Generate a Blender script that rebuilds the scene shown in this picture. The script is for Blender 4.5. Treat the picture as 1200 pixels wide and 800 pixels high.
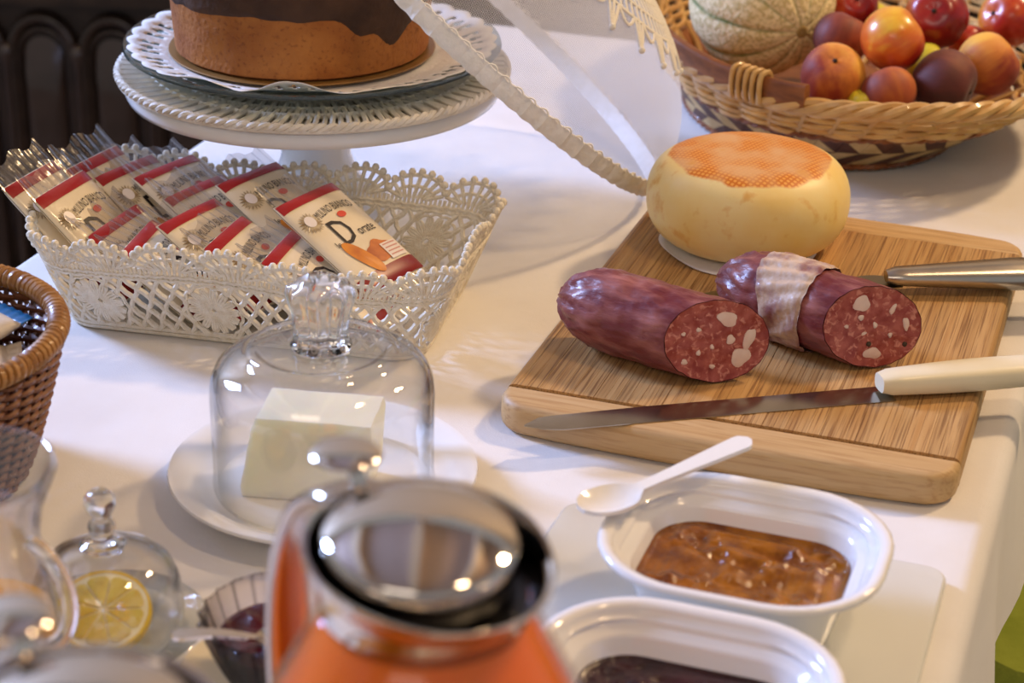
import bpy, bmesh, math, random
from mathutils import Vector, Matrix, noise
random.seed(7)
PI = math.pi
R = math.radians
scene = bpy.context.scene
COL = scene.collection
for o in list(bpy.data.objects):
    bpy.data.objects.remove(o)

# ------------------------------------------------------------------ camera
cam = bpy.data.cameras.new('camera')
cam.lens = 70.5
cam.sensor_width = 36.0
cam.clip_start = 0.02
cam.dof.use_dof = True
cam.dof.focus_distance = 1.23
cam.dof.aperture_fstop = 9.0
camo = bpy.data.objects.new('camera', cam)
COL.objects.link(camo)
camo.matrix_world = (Matrix.Translation((0, 0, 0.54)) @ Matrix.Rotation(R(90 - 24.95), 4, 'X')
                     @ Matrix.Rotation(R(1.2), 4, 'Z'))
scene.camera = camo

# ------------------------------------------------------------------ light
def s2l(c):
    out = []
    for v in c[:3]:
        v = v / 255.0
        out.append(v / 12.92 if v <= 0.04045 else ((v + 0.055) / 1.055) ** 2.4)
    return (*out, 1.0)

world = bpy.data.worlds.new('room_ambient')
scene.world = world
world.use_nodes = True
bg = world.node_tree.nodes['Background']
bg.inputs['Color'].default_value = s2l((216, 213, 212))
bg.inputs['Strength'].default_value = 0.42

def area(name, loc, target, sx, sy, power, col):
    d = bpy.data.lights.new(name, 'AREA')
    d.shape = 'RECTANGLE'
    d.size, d.size_y = sx, sy
    d.energy = power
    d.color = s2l(col)[:3]
    o = bpy.data.objects.new(name, d)
    COL.objects.link(o)
    o.location = loc
    o.rotation_euler = (Vector(target) - Vector(loc)).to_track_quat('-Z', 'Y').to_euler()
    return o

# daylight from the window behind and to the left of the table
area('window_daylight', (-2.6, 2.55, 1.55), (0, 1.15, 0), 0.55, 1.0, 156, (168, 194, 255))
# warm ceiling lamps to the right of the table
area('ceiling_lamp_light', (1.75, 2.15, 2.0), (0.1, 1.1, 0), 0.22, 0.22, 38, (255, 216, 166))
area('ceiling_lamp_light.001', (1.0, 0.55, 2.2), (0.1, 1.1, 0), 0.22, 0.22, 10, (255, 216, 166))
# soft fill added for the rest of the lit room behind the photographer
area('room_fill', (-0.7, -1.6, 2.3), (0, 1.1, 0), 1.6, 1.2, 18, (255, 236, 218))

scene.view_settings.view_transform = 'Standard'
scene.view_settings.look = 'None'
scene.view_settings.gamma = 1.0
scene.view_settings.use_curve_mapping = False
scene.view_settings.exposure = 0.14

# ------------------------------------------------------------------ materials
MATS = {}
def nd(nt, typ, **kw):
    n = nt.nodes.new(typ)
    for k, v in kw.items():
        setattr(n, k, v)
    return n

def M(name, col, rough=0.5, metal=0.0, col2=None, scale=60, detail=4, mixlo=0.35, mixhi=0.65, bump=0.0,
      bscale=None, sss=0.0, sssr=(0.01, 0.006, 0.004), spec=0.5, trans=0.0, ior=1.45, coat=0.0,
      stretch=(1, 1, 1), rand=0.0, sheen=0.0):
    if name in MATS:
        return MATS[name]
    m = bpy.data.materials.new(name)
    m.use_nodes = True
    nt = m.node_tree
    b = nt.nodes['Principled BSDF']
    b.inputs['Roughness'].default_value = rough
    b.inputs['Metallic'].default_value = metal
    b.inputs['Specular IOR Level'].default_value = spec
    b.inputs['IOR'].default_value = ior
    b.inputs['Transmission Weight'].default_value = trans
    b.inputs['Coat Weight'].default_value = coat
    b.inputs['Coat Roughness'].default_value = 0.08
    b.inputs['Sheen Weight'].default_value = sheen
    if sss:
        b.inputs['Subsurface Weight'].default_value = sss
        b.inputs['Subsurface Radius'].default_value = sssr
        b.inputs['Subsurface Scale'].default_value = 1.0
    tc = nd(nt, 'ShaderNodeTexCoord')
    mp = nd(nt, 'ShaderNodeMapping')
    mp.inputs['Scale'].default_value = stretch
    nt.links.new(tc.outputs['Object'], mp.inputs['Vector'])
    csock = None
    if col2 is not None:
        n = nd(nt, 'ShaderNodeTexNoise')
        n.inputs['Scale'].default_value = scale
        n.inputs['Detail'].default_value = detail
        nt.links.new(mp.outputs['Vector'], n.inputs['Vector'])
        r = nd(nt, 'ShaderNodeValToRGB')
        r.color_ramp.elements[0].position = mixlo
        r.color_ramp.elements[0].color = s2l(col)
        r.color_ramp.elements[1].position = mixhi
        r.color_ramp.elements[1].color = s2l(col2)
        nt.links.new(n.outputs['Fac'], r.inputs['Fac'])
        csock = r.outputs['Color']
    else:
        b.inputs['Base Color'].default_value = s2l(col)
    if rand:
        oi = nd(nt, 'ShaderNodeObjectInfo')
        mr = nd(nt, 'ShaderNodeMapRange')
        mr.inputs['To Min'].default_value = 1 - rand
        mr.inputs['To Max'].default_value = 1 + rand
        nt.links.new(oi.outputs['Random'], mr.inputs['Value'])
        h = nd(nt, 'ShaderNodeHueSaturation')
        nt.links.new(mr.outputs['Result'], h.inputs['Value'])
        if csock is not None:
            nt.links.new(csock, h.inputs['Color'])
        else:
            h.inputs['Color'].default_value = s2l(col)
        csock = h.outputs['Color']
    if csock is not None:
        nt.links.new(csock, b.inputs['Base Color'])
    if bump:
        n2 = nd(nt, 'ShaderNodeTexNoise')
        n2.inputs['Scale'].default_value = bscale or scale
        n2.inputs['Detail'].default_value = 5
        nt.links.new(mp.outputs['Vector'], n2.inputs['Vector'])
        bp = nd(nt, 'ShaderNodeBump')
        bp.inputs['Strength'].default_value = bump
        bp.inputs['Distance'].default_value = 0.002
        nt.links.new(n2.outputs['Fac'], bp.inputs['Height'])
        nt.links.new(bp.outputs['Normal'], b.inputs['Normal'])
    MATS[name] = m
    return m

def thin_glass(name, tint=(250, 252, 252), edge=(205, 214, 214), rough=0.0, gl=1.0, bump=0.0, bscale=80, base=0.0, start=0.5):
    """Thin clear wall: see-through, tinted where the wall is seen edge-on, with Fresnel reflections."""
    if name in MATS:
        return MATS[name]
    m = bpy.data.materials.new(name)
    m.use_nodes = True
    nt = m.node_tree
    nt.nodes.remove(nt.nodes['Principled BSDF'])
    out = nt.nodes['Material Output']
    lw = nd(nt, 'ShaderNodeLayerWeight')
    lw.inputs['Blend'].default_value = 0.5
    rp = nd(nt, 'ShaderNodeValToRGB')
    rp.color_ramp.elements[0].color = s2l(tint)
    rp.color_ramp.elements[0].position = start
    rp.color_ramp.elements[1].color = s2l(edge)
    nt.links.new(lw.outputs['Facing'], rp.inputs['Fac'])
    tr = nd(nt, 'ShaderNodeBsdfTransparent')
    nt.links.new(rp.outputs['Color'], tr.inputs['Color'])
    gs = nd(nt, 'ShaderNodeBsdfGlossy')
    gs.inputs['Roughness'].default_value = rough
    pw = nd(nt, 'ShaderNodeMath', operation='POWER')
    pw.inputs[1].default_value = 4.5
    nt.links.new(lw.outputs['Facing'], pw.inputs[0])
    mu = nd(nt, 'ShaderNodeMath', operation='MULTIPLY_ADD')
    mu.use_clamp = True
    mu.inputs[1].default_value = 0.8 * gl
    mu.inputs[2].default_value = 0.045 * gl + base
    nt.links.new(pw.outputs[0], mu.inputs[0])
    mx = nd(nt, 'ShaderNodeMixShader')
    nt.links.new(mu.outputs[0], mx.inputs['Fac'])
    nt.links.new(tr.outputs[0], mx.inputs[1])
    nt.links.new(gs.outputs[0], mx.inputs[2])
    nt.links.new(mx.outputs[0], out.inputs['Surface'])
    if bump:
        tc = nd(nt, 'ShaderNodeTexCoord')
        n2 = nd(nt, 'ShaderNodeTexNoise')
        n2.inputs['Scale'].default_value = bscale
        nt.links.new(tc.outputs['Object'], n2.inputs['Vector'])
        bp = nd(nt, 'ShaderNodeBump')
        bp.inputs['Strength'].default_value = bump
        bp.inputs['Distance'].default_value = 0.004
        nt.links.new(n2.outputs['Fac'], bp.inputs['Height'])
        for s in (gs, lw):
            nt.links.new(bp.outputs['Normal'], s.inputs['Normal'])
    MATS[name] = m
    return m

# ------------------------------------------------------------------ mesh helpers
class MB:
    def __init__(self):
        self.v = []
        self.f = []
        self.mi = []

    def add(self, verts, faces, mi=0):
        o = len(self.v)
        self.v += [tuple(q) for q in verts]
        self.f += [tuple(i + o for i in f) for f in faces]
        self.mi += [mi] * len(faces)

    def grid(self, P, closu=False, closv=False, mi=0):
        """P[i][j] grid of points"""
        n, m = len(P), len(P[0])
        vs = [q for row in P for q in row]
        fs = []
        for i in range(n if closu else n - 1):
            for j in range(m if closv else m - 1):
                a, b = i, (i + 1) % n
                c, d = j, (j + 1) % m
                fs.append((a * m + c, b * m + c, b * m + d, a * m + d))
        self.add(vs, fs, mi)

    def lathe(self, prof, n=48, fr=None, mi=0):
        """prof list of (r, z); fr(theta, i) -> radial factor"""
        P = []
        for k in range(n):
            t = 2 * PI * k / n
            row = []
            for i, (r, z) in enumerate(prof):
                g = fr(t, i) if fr else 1.0
                row.append((r * g * math.cos(t), r * g * math.sin(t), z))
            P.append(row)
        self.grid(P, closu=True, mi=mi)
        m = len(prof)
        o = len(self.v) - n * m
        for idx, flip in ((0, False), (m - 1, True)):
            if prof[idx][0] > 1e-5:
                pass
        return self

    def disc(self, r, z, n=48, up=True, cx=0, cy=0, mi=0):
        vs = [(cx + r * math.cos(2 * PI * k / n), cy + r * math.sin(2 * PI * k / n), z) for k in range(n)]
        f = list(range(n))
        self.add(vs, [tuple(f if up else f[::-1])], mi)

    def tube(self, pts, rad, n=6, closed=False, mi=0, caps=True):
        pts = [Vector(q) for q in pts]
        N = len(pts)
        rr = rad if callable(rad) else (lambda i: rad)
        ref = None
        rows = []
        for i in range(N):
            if closed:
                t = pts[(i + 1) % N] - pts[i - 1]
            else:
                t = pts[min(i + 1, N - 1)] - pts[max(i - 1, 0)]
            if t.length < 1e-9:
                t = Vector((0, 0, 1))
            t.normalize()
            if ref is None:
                ref = Vector((0, 0, 1)) if abs(t.z) < 0.9 else Vector((1, 0, 0))
            a = ref - t * ref.dot(t)
            if a.length < 1e-6:
                a = t.orthogonal()
            a.normalize()
            b = t.cross(a)
            ref = a
            r_ = rr(i)
            rows.append([tuple(pts[i] + (a * math.cos(2 * PI * k / n) + b * math.sin(2 * PI * k / n)) * r_) for k in range(n)])
        self.grid(rows, closu=closed, closv=True, mi=mi)
        if not closed and caps:
            self.add(rows[0], [tuple(range(n))[::-1]], mi)
            self.add(rows[-1], [tuple(range(n))], mi)

    def band(self, pts, sides, w, t, mi=0):
        """flat strap: rectangle cross-section (w along side vector, t along the normal)"""
        rows = []
        N = len(pts)
        pts = [Vector(q) for q in pts]
        for i in range(N):
            tn = (pts[min(i + 1, N - 1)] - pts[max(i - 1, 0)]).normalized()
            s = Vector(sides[i] if isinstance(sides, list) else sides).normalized()
            nn = tn.cross(s).normalized()
            ww = w(i) if callable(w) else w
            tt = t(i) if callable(t) else t
            q = []
            for k in range(12):
                a = 2 * PI * k / 12
                ca, sa = math.cos(a), math.sin(a)
                q.append(tuple(pts[i] + s * (ww / 2 * math.copysign(abs(ca) ** 0.5, ca)) + nn * (tt / 2 * math.copysign(abs(sa) ** 0.6, sa))))
            rows.append(q)
        self.grid(rows, closv=True, mi=mi)
        self.add(rows[0], [tuple(range(12))[::-1]], mi)
        self.add(rows[-1], [tuple(range(12))], mi)

    def ball(self, c, r, n=8, m=6, sq=(1, 1, 1), mi=0):
        P = []
        for i in range(n):
            a = 2 * PI * i / n
            row = []
            for j in range(m + 1):
                b = -PI / 2 + PI * j / m
                row.append((c[0] + r * sq[0] * math.cos(b) * math.cos(a), c[1] + r * sq[1] * math.cos(b) * math.sin(a), c[2] + r * sq[2] * math.sin(b)))
            P.append(row)
        self.grid(P, closu=True, mi=mi)

    def box(self, a, b, mi=0):
        x0, y0, z0 = a
        x1, y1, z1 = b
        vs = [(x0, y0, z0), (x1, y0, z0), (x1, y1, z0), (x0, y1, z0), (x0, y0, z1), (x1, y0, z1), (x1, y1, z1), (x0, y1, z1)]
        self.add(vs, [(3, 2, 1, 0), (4, 5, 6, 7), (0, 1, 5, 4), (1, 2, 6, 5), (2, 3, 7, 6), (3, 0, 4, 7)], mi)

    def loft(self, rings, cap0=True, cap1=True, mi=0):
        self.grid(rings, closv=True, mi=mi)
        n = len(rings[0])
        if cap0:
            self.add(rings[0], [tuple(range(n))[::-1]], mi)
        if cap1:
            self.add(rings[-1], [tuple(range(n))], mi)

    def xf(self, mat):
        self.v = [tuple(mat @ Vector(q)) for q in self.v]
        return self

    def mesh(self, name, mats, smooth=True, angle=None):
        me = bpy.data.meshes.new(name)
        me.from_pydata(self.v, [], self.f)
        for m in (mats if isinstance(mats, (list, tuple)) else [mats]):
            me.materials.append(m)
        bm = bmesh.new()
        bm.from_mesh(me)
        for f, mi in zip(bm.faces, self.mi):
            f.material_index = mi
        bmesh.ops.remove_doubles(bm, verts=bm.verts, dist=1e-6)
        bmesh.ops.recalc_face_normals(bm, faces=bm.faces)
        bm.to_mesh(me)
        bm.free()
        if smooth:
            me.polygons.foreach_set('use_smooth', [True] * len(me.polygons))
            if angle:
                me.set_sharp_from_angle(angle=R(angle))
        me.update()
        return me

    def build(self, name, mats, parent=None, smooth=True, angle=40):
        me = self.mesh(name, mats, smooth, angle)
        o = bpy.data.objects.new(name, me)
        COL.objects.link(o)
        o.parent = parent
        return o

def tag(o, label=None, cat=None, group=None, kind=None):
    if label:
        o['label'] = label
    if cat:
        o['category'] = cat
    if group:
        o['group'] = group
    if kind:
        o['kind'] = kind
    return o

def thing(name, label, cat, loc=(0, 0, 0), rz=0.0, group=None):
    o = bpy.data.objects.new(name, None)
    o.empty_display_size = 0.02
    COL.objects.link(o)
    o.location = loc
    o.rotation_euler = (0, 0, rz)
    return tag(o, label, cat, group)

def inst(name, me, parent=None):
    o = bpy.data.objects.new(name, me)
    COL.objects.link(o)
    o.parent = parent
    return o

def copy_tree(o, parent=None):
    c = o.copy()
    COL.objects.link(c)
    c.parent = parent
    for ch in list(o.children):
        copy_tree(ch, c)
    return c

def rrect(w, d, r, n=8, z=0.0, cx=0, cy=0):
    """rounded rectangle outline, counter-clockwise"""
    pts = []
    for (sx, sy, a0) in ((1, -1, -90), (1, 1, 0), (-1, 1, 90), (-1, -1, 180)):
        for k in range(n + 1):
            a = R(a0 + 90 * k / n)
            pts.append((cx + sx * (w / 2 - r) + r * math.cos(a), cy + sy * (d / 2 - r) + r * math.sin(a), z))
    return pts

def nz(p, s=1.0, seed=0.0):
    return noise.noise(Vector((p[0] * s + seed, p[1] * s + seed * 1.7, p[2] * s - seed)))

def text_mesh(s, size, sx=1.0):
    c = bpy.data.curves.new('lettering', 'FONT')
    c.body = s
    c.size = size
    c.align_x = 'CENTER'
    c.align_y = 'CENTER'
    c.resolution_u = 2
    o = bpy.data.objects.new('lettering', c)
    COL.objects.link(o)
    bpy.context.view_layer.update()
    me = bpy.data.meshes.new_from_object(o.evaluated_get(bpy.context.evaluated_depsgraph_get()))
    bpy.data.objects.remove(o)
    vs = [(v.co.x * sx, v.co.y, 0) for v in me.vertices]
    fs = [tuple(p.vertices) for p in me.polygons]
    bpy.data.meshes.remove(me)
    return vs, fs

YAW = R(-18.4)          # the table, the board and the trays share this turn
CU, SU = math.cos(YAW), math.sin(YAW)
def UV(u, v, z=0.0):
    """table axes (u across, v along) to the room"""
    return (u * CU - v * SU, u * SU + v * CU, z)

# plain materials
CLOTH = M('white_linen', (226, 222, 216), 0.85, col2=(232, 229, 224), scale=14, bump=0.25, bscale=9, sheen=0.2)
def cloth_weave():
    nt = CLOTH.node_tree
    b = nt.nodes['Principled BSDF']
    old = b.inputs['Normal'].links[0].from_node
    tc = next(n for n in nt.nodes if n.type == 'TEX_COORD')
    old.inputs['Distance'].default_value = 0.012
    n = nd(nt, 'ShaderNodeTexNoise')
    n.inputs['Scale'].default_value = 900
    n.inputs['Detail'].default_value = 2
    nt.links.new(tc.outputs['Object'], n.inputs['Vector'])
    bp = nd(nt, 'ShaderNodeBump')
    bp.inputs['Strength'].default_value = 0.18
    bp.inputs['Distance'].default_value = 0.001
    nt.links.new(n.outputs['Fac'], bp.inputs['Height'])
    nt.links.new(old.outputs['Normal'], bp.inputs['Normal'])
    nt.links.new(bp.outputs['Normal'], b.inputs['Normal'])
cloth_weave()
PORC = M('white_porcelain', (238, 237, 234), 0.12, spec=0.5, coat=0.3)
CHROME = M('chrome', (222, 218, 214), 0.06, metal=1.0)
STEEL = M('brushed_steel', (190, 184, 174), 0.28, metal=1.0, col2=(206, 200, 190), scale=30, stretch=(1, 1, 1), bump=0.05)
GLASS = thin_glass('clear_glass')
SOLIDG = M('solid_glass', (252, 253, 253), 0.0, trans=1.0, ior=1.48)
COTTON = M('cream_cotton', (246, 239, 220), 0.9, col2=(234, 222, 196), scale=220, bump=0.6, bscale=900)

# ================================================================== SETTING
FLOOR_Z = -0.75
mb = MB()
mb.box((-3, -1.2, FLOOR_Z - 0.1), (3, 3.2, FLOOR_Z))
tag(mb.build('floor', M('brown_floor', (120, 98, 78), 0.5, col2=(98, 78, 60), scale=6), smooth=False), kind='structure')
mb = MB()
mb.box((-3, 3.1, FLOOR_Z), (3, 3.2, 2.0))
tag(mb.build('wall_back', M('pale_plaster', (206, 190, 166), 0.8), smooth=False), kind='structure')
mb = MB()
mb.box((-3, -2.2, 2.42), (3, 3.2, 2.5))
tag(mb.build('ceiling', M('pinkish_ceiling', (186, 164, 150), 0.8), smooth=False), kind='structure')
for i in range(5):
    mb = MB()
    x = -2.0 + i * 1.0
    mb.box((x - 0.07, -2.2, 2.30), (x + 0.07, 3.1, 2.4199))
    o = mb.build('trim_%d' % (i + 1), M('pale_beam', (224, 206, 176), 0.6), smooth=False)
    tag(o, kind='structure')

# ---- table with cloth
U0, U1, V0, V1 = -0.730, -0.047, 0.22, 1.79
uc, vc = (U0 + U1) / 2, (V0 + V1) / 2
tw, tl = U1 - U0, V1 - V0
t = thing('table', 'long narrow table hidden under the white tablecloth', 'table', (*UV(uc, vc)[:2], FLOOR_Z), YAW)
mb = MB()
mb.loft([rrect(tw - 0.02, tl - 0.02, 0.01, 3, -FLOOR_Z - 0.03), rrect(tw - 0.02, tl - 0.02, 0.01, 3, -FLOOR_Z - 0.006)])
WOOD_D = M('dark_table_wood', (92, 64, 42), 0.5, col2=(70, 46, 30), scale=12, stretch=(1, 8, 8))
mb.build('table_top', WOOD_D, t)
leg = MB()
leg.loft([rrect(0.045, 0.045, 0.006, 2, 0.0), rrect(0.06, 0.06, 0.006, 2, -FLOOR_Z - 0.03)])
lm = leg.mesh('leg', WOOD_D)
for sx in (-1, 1):
    for sy in (-1, 1):
        o = inst('leg', lm, t)
        o.location = (sx * (tw / 2 - 0.06), sy * (tl / 2 - 0.06), 0)

def cloth():
    mb = MB()
    rings = []
    N = 30
    base = rrect(tw, tl, 0.03, N)
    # denser perimeter
    per = []
    for i in range(len(base)):
        a, b = Vector(base[i]), Vector(base[(i + 1) % len(base)])
        k = max(1, int((b - a).length / 0.02))
        for j in range(k):
            per.append(a.lerp(b, j / k))
    ctr = Vector((0, 0, 0))
    cum = [0.0]
    for i in range(len(per)):
        cum.append(cum[-1] + (per[(i + 1) % len(per)] - per[i]).length)
    def nrm(i):
        tn = (per[(i + 1) % len(per)] - per[i - 1]).normalized()
        return Vector((tn.y, -tn.x, 0))
    NR = [nrm(i) for i in range(len(per))]
    for s in (0.02, 0.2, 0.4, 0.6, 0.8, 0.93):
        rings.append([(q.x * s, q.y * s, 0.0) for q in per])
    er = 0.012
    for k in range(0, 6):
        a = R(90 * k / 5)
        rings.append([tuple(per[i] - NR[i] * (er - er * math.sin(a)) + Vector((0, 0, -er + er * math.cos(a)))) for i in range(len(per))])
    drop = 0.125
    for k in range(1, 13):
        q = k / 12
        row = []
        for i in range(len(per)):
            w = (0.5 + 0.5 * math.sin(cum[i] * 34 + 1.3 * math.sin(cum[i] * 9))) * 0.010 * q + 0.004 * q
            row.append(tuple(per[i] + NR[i] * w + Vector((0, 0, -er - (drop - er) * q))))
        rings.append(row)
    mb.loft(rings, cap0=True, cap1=False)
    return mb
o = cloth().build('tablecloth', CLOTH, angle=60)
o.location = (*UV(uc, vc)[:2], 0)
o.rotation_euler.z = YAW
tag(o, 'white linen tablecloth draped over the long table', 'tablecloth')

# ---- green chair whose seat shows past the table edge
GREEN = M('green_upholstery', (128, 142, 40), 0.9, col2=(146, 158, 56), scale=30, bump=0.3, bscale=500)
cx, cy, _ = UV(0.13, 1.50)
t = thing('upholstered_chair', 'green upholstered chair standing beside the draped table edge', 'chair', (cx, cy, FLOOR_Z), YAW)
mb = MB()
mb.loft([rrect(0.42, 0.42, 0.04, 5, 0.36), rrect(0.44, 0.44, 0.05, 5, 0.38), rrect(0.44, 0.44, 0.05, 5, 0.42), rrect(0.40, 0.40, 0.05, 5, 0.45)])
mb.build('seat', GREEN, t)
for sx in (-1, 1):
    for sy in (-1, 1):
        mb = MB()
        mb.loft([rrect(0.03, 0.03, 0.004, 2, 0.0, sx * 0.18, sy * 0.18), rrect(0.04, 0.04, 0.004, 2, 0.36, sx * 0.18, sy * 0.18)])
        mb.build('leg', WOOD_D, t)
mb = MB()
mb.loft([rrect(0.05, 0.42, 0.02, 4, 0.45, 0.20, 0), rrect(0.05, 0.42, 0.02, 4, 0.82, 0.25, 0), rrect(0.03, 0.38, 0.012, 4, 0.84, 0.253, 0)])
mb.build('backrest', GREEN, t)

# ---- carved sideboard behind the table
DARK = M('dark_carved_wood', (60, 46, 37), 0.34, col2=(36, 27, 22), scale=20, bump=0.4, bscale=40, coat=0.25)
DARK2 = M('dark_panel_wood', (72, 58, 52), 0.22, col2=(48, 38, 34), scale=9, bump=0.3, bscale=30, coat=0.4)
t = thing('carved_sideboard', 'dark carved wooden sideboard with a row of arched panels', 'sideboard', (-0.25, 2.32, FLOOR_Z), R(-4))
def sb(z):
    return z - FLOOR_Z
mb = MB()
mb.box((-1.2, 0.03, 0.0), (1.3, 0.5, sb(0.06)))
mb.build('body', DARK, t, smooth=False)
mb = MB()
for z0, z1, d in ((-0.125, -0.115, 0.02), (-0.115, -0.10, 0.04), (-0.02, -0.005, 0.05), (-0.005, 0.02, 0.075), (0.02, 0.06, 0.03)):
    mb.box((-1.2, 0.03 - d, sb(z0)), (1.3, 0.035, sb(z1)))
mb.build('cornice', DARK, t, smooth=False)
mb = MB()
for i in range(60):
    x = -1.17 + i * 0.042
    for s in (-1, 1):
        pts = [(x + s * 0.016 * math.sin(k * 0.5) * (1 - k / 16), 0.018, sb(-0.062 + 0.03 * s * math.cos(k * 0.5) * (1 - k / 16))) for k in range(13)]
        mb.tube(pts, 0.006, 5)
mb.build('scroll_frieze', M('dark_worn_gilt', (88, 66, 42), 0.4, col2=(48, 35, 24), scale=40, bump=0.3), t)
mb = MB()
mb.box((-1.22, -0.06, 0), (1.32, 0.04, sb(-0.56)))
mb.build('plinth', DARK, t, smooth=False)
def arch_pts(w, z0, z1, y, n=14):
    pts = [(-w, y, z0)]
    for k in range(n + 1):
        a = PI - PI * k / n
        pts.append((w * math.cos(a), y, z1 - w * 1.15 + w * 1.15 * math.sin(a)))
    pts.append((w, y, z0))
    return pts
def flat_arch(w, z0, z1, y, bulge):
    ps = arch_pts(w, z0, z1, y)
    m = MB()
    rings = []
    for s, yy in ((1.0, 0.03), (1.0, y), (0.86, y - bulge * 0.6), (0.6, y - bulge), (0.02, y - bulge * 1.1)):
        zc = (z0 + z1) / 2
        rings.append([(q[0] * s, yy, zc + (q[2] - zc) * (s if s < 1 else 1)) for q in ps])
    m.loft(rings, cap0=False, cap1=True)
    return m
PITCH = 0.0885
pm = flat_arch(0.026, sb(-0.55), sb(-0.165), 0.026, 0.012).mesh('arch_panel', DARK2, angle=50)
fm_ = MB()
fm_.tube(arch_pts(0.037, sb(-0.555), sb(-0.14), 0.022), 0.0075, 8)
fm_.tube(arch_pts(0.030, sb(-0.555), sb(-0.155), 0.024), 0.004, 6)
fm = fm_.mesh('arch_moulding', DARK)
cm_ = MB()
cm_.lathe([(0.001, sb(-0.56)), (0.008, sb(-0.56)), (0.008, sb(-0.54)), (0.0055, sb(-0.53)), (0.0055, sb(-0.2)), (0.009, sb(-0.19)), (0.010, sb(-0.175)), (0.001, sb(-0.17))], 10)
cm = cm_.mesh('colonnette', DARK2)
for i in range(27):
    x = -1.13 + i * PITCH
    o = inst('arch_panel', pm, t); o.location.x = x
    o = inst('arch_moulding', fm, t); o.location.x = x
    o = inst('colonnette', cm, t); o.location = (x + PITCH / 2, 0.018, 0)

# ================================================================== CUTTING BOARD
def wood_strips(name, c1, c2, c3, rnd, axis_stretch):
    m = M(name, c1, 0.5, col2=c2, scale=26, detail=8, mixlo=0.3, mixhi=0.7, stretch=axis_stretch, rand=rnd, bump=0.12, bscale=60)
    nt = m.node_tree
    b = nt.nodes['Principled BSDF']
    src = b.inputs['Base Color'].links[0].from_socket
    tc = next(n for n in nt.nodes if n.type == 'TEX_COORD')
    mp = nd(nt, 'ShaderNodeMapping')
    mp.inputs['Scale'].default_value = tuple(4.0 * q for q in axis_stretch)
    n = nd(nt, 'ShaderNodeTexNoise')
    n.inputs['Scale'].default_value = 22
    n.inputs['Detail'].default_value = 6
    nt.links.new(tc.outputs['Object'], mp.inputs['Vector'])
    nt.links.new(mp.outputs['Vector'], n.inputs['Vector'])
    r = nd(nt, 'ShaderNodeValToRGB')
    r.color_ramp.elements[0].position = 0.49
    r.color_ramp.elements[0].color = (0, 0, 0, 1)
    r.color_ramp.elements[1].position = 0.64
    r.color_ramp.elements[1].color = (0.75, 0.75, 0.75, 1)
    nt.links.new(n.outputs['Fac'], r.inputs['Fac'])
    mx = nd(nt, 'ShaderNodeMix', data_type='RGBA')
    nt.links.new(r.outputs['Color'], mx.inputs['Factor'])
    nt.links.new(src, mx.inputs['A'])
    mx.inputs['B'].default_value = s2l(c3)
    nt.links.new(mx.outputs['Result'], b.inputs['Base Color'])
    return m
STRIP = wood_strips('bamboo_strip', (198, 160, 106), (178, 134, 80), (116, 76, 40), 0.10, (9, 0.16, 9))
BANDW = wood_strips('bamboo_band', (208, 174, 124), (196, 158, 106), (176, 136, 86), 0.05, (0.3, 6, 6))
BW, BL, BT = 0.257, 0.315, 0.020
bx, by = 0.0015, 1.0583
board = thing('cutting_board', 'bamboo cutting board with narrow strips between two plain end bands', 'cutting board', (bx, by, 0.0004), YAW)
def fillet_prism(outline, z0, z1, r):
    """outline CCW list of (x,y); rounded over at top and bottom"""
    n = len(outline)
    P = [Vector((q[0], q[1])) for q in outline]
    N = []
    for i in range(n):
        e1 = (P[i] - P[i - 1]).normalized()
        e2 = (P[(i + 1) % n] - P[i]).normalized()
        a = Vector((e1.y, -e1.x)); b = Vector((e2.y, -e2.x))
        k = a + b
        if k.length < 1e-6:
            k = a
        k = k / max(0.35, k.length * k.length / 2)
        N.append(k)
    rings = []
    for k in range(5):
        a = R(90 * k / 4)
        d = r * (1 - math.sin(a))
        rings.append([(P[i].x - N[i].x * d, P[i].y - N[i].y * d, z0 + r * (1 - math.cos(a))) for i in range(n)])
    for k in range(5):
        a = R(90 * k / 4)
        d = r * (1 - math.cos(a))
        rings.append([(P[i].x - N[i].x * d, P[i].y - N[i].y * d, z1 - r * (1 - math.sin(a))) for i in range(n)])
    m = MB()
    m.loft(rings)
    return m
def band_outline(sign):
    pts = []
    y_in = 0.0 if sign < 0 else BL
    rc = 0.020
    dep = 0.027
    def edge(x):
        return dep + 0.004 * (1 - ((x - BW / 2) / (BW / 2)) ** 2)
    outer = []
    xs0, xs1 = -0.004, BW + 0.004
    for k in range(9):
        a = R(180 + 90 * k / 8)
        outer.append((xs0 + rc + rc * math.cos(a), -(edge(0) - rc) + rc * math.sin(a)))
    for k in range(1, 12):
        x = xs0 + rc + (xs1 - xs0 - 2 * rc) * k / 12
        outer.append((x, -edge(x) ))
    for k in range(9):
        a = R(270 + 90 * k / 8)
        outer.append((xs1 - rc + rc * math.cos(a), -(edge(0) - rc) + rc * math.sin(a)))
    pts = outer + [(xs1, 0.0), (xs0, 0.0)]
    if sign > 0:
        pts = [(q[0], BL - q[1]) for q in pts][::-1]
    return pts
for s in (-1, 1):
    fillet_prism(band_outline(s), 0.0, BT, 0.0055).build('end_band', BANDW, board)
ns = 40
sw = (BW + 0.008) / ns
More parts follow.
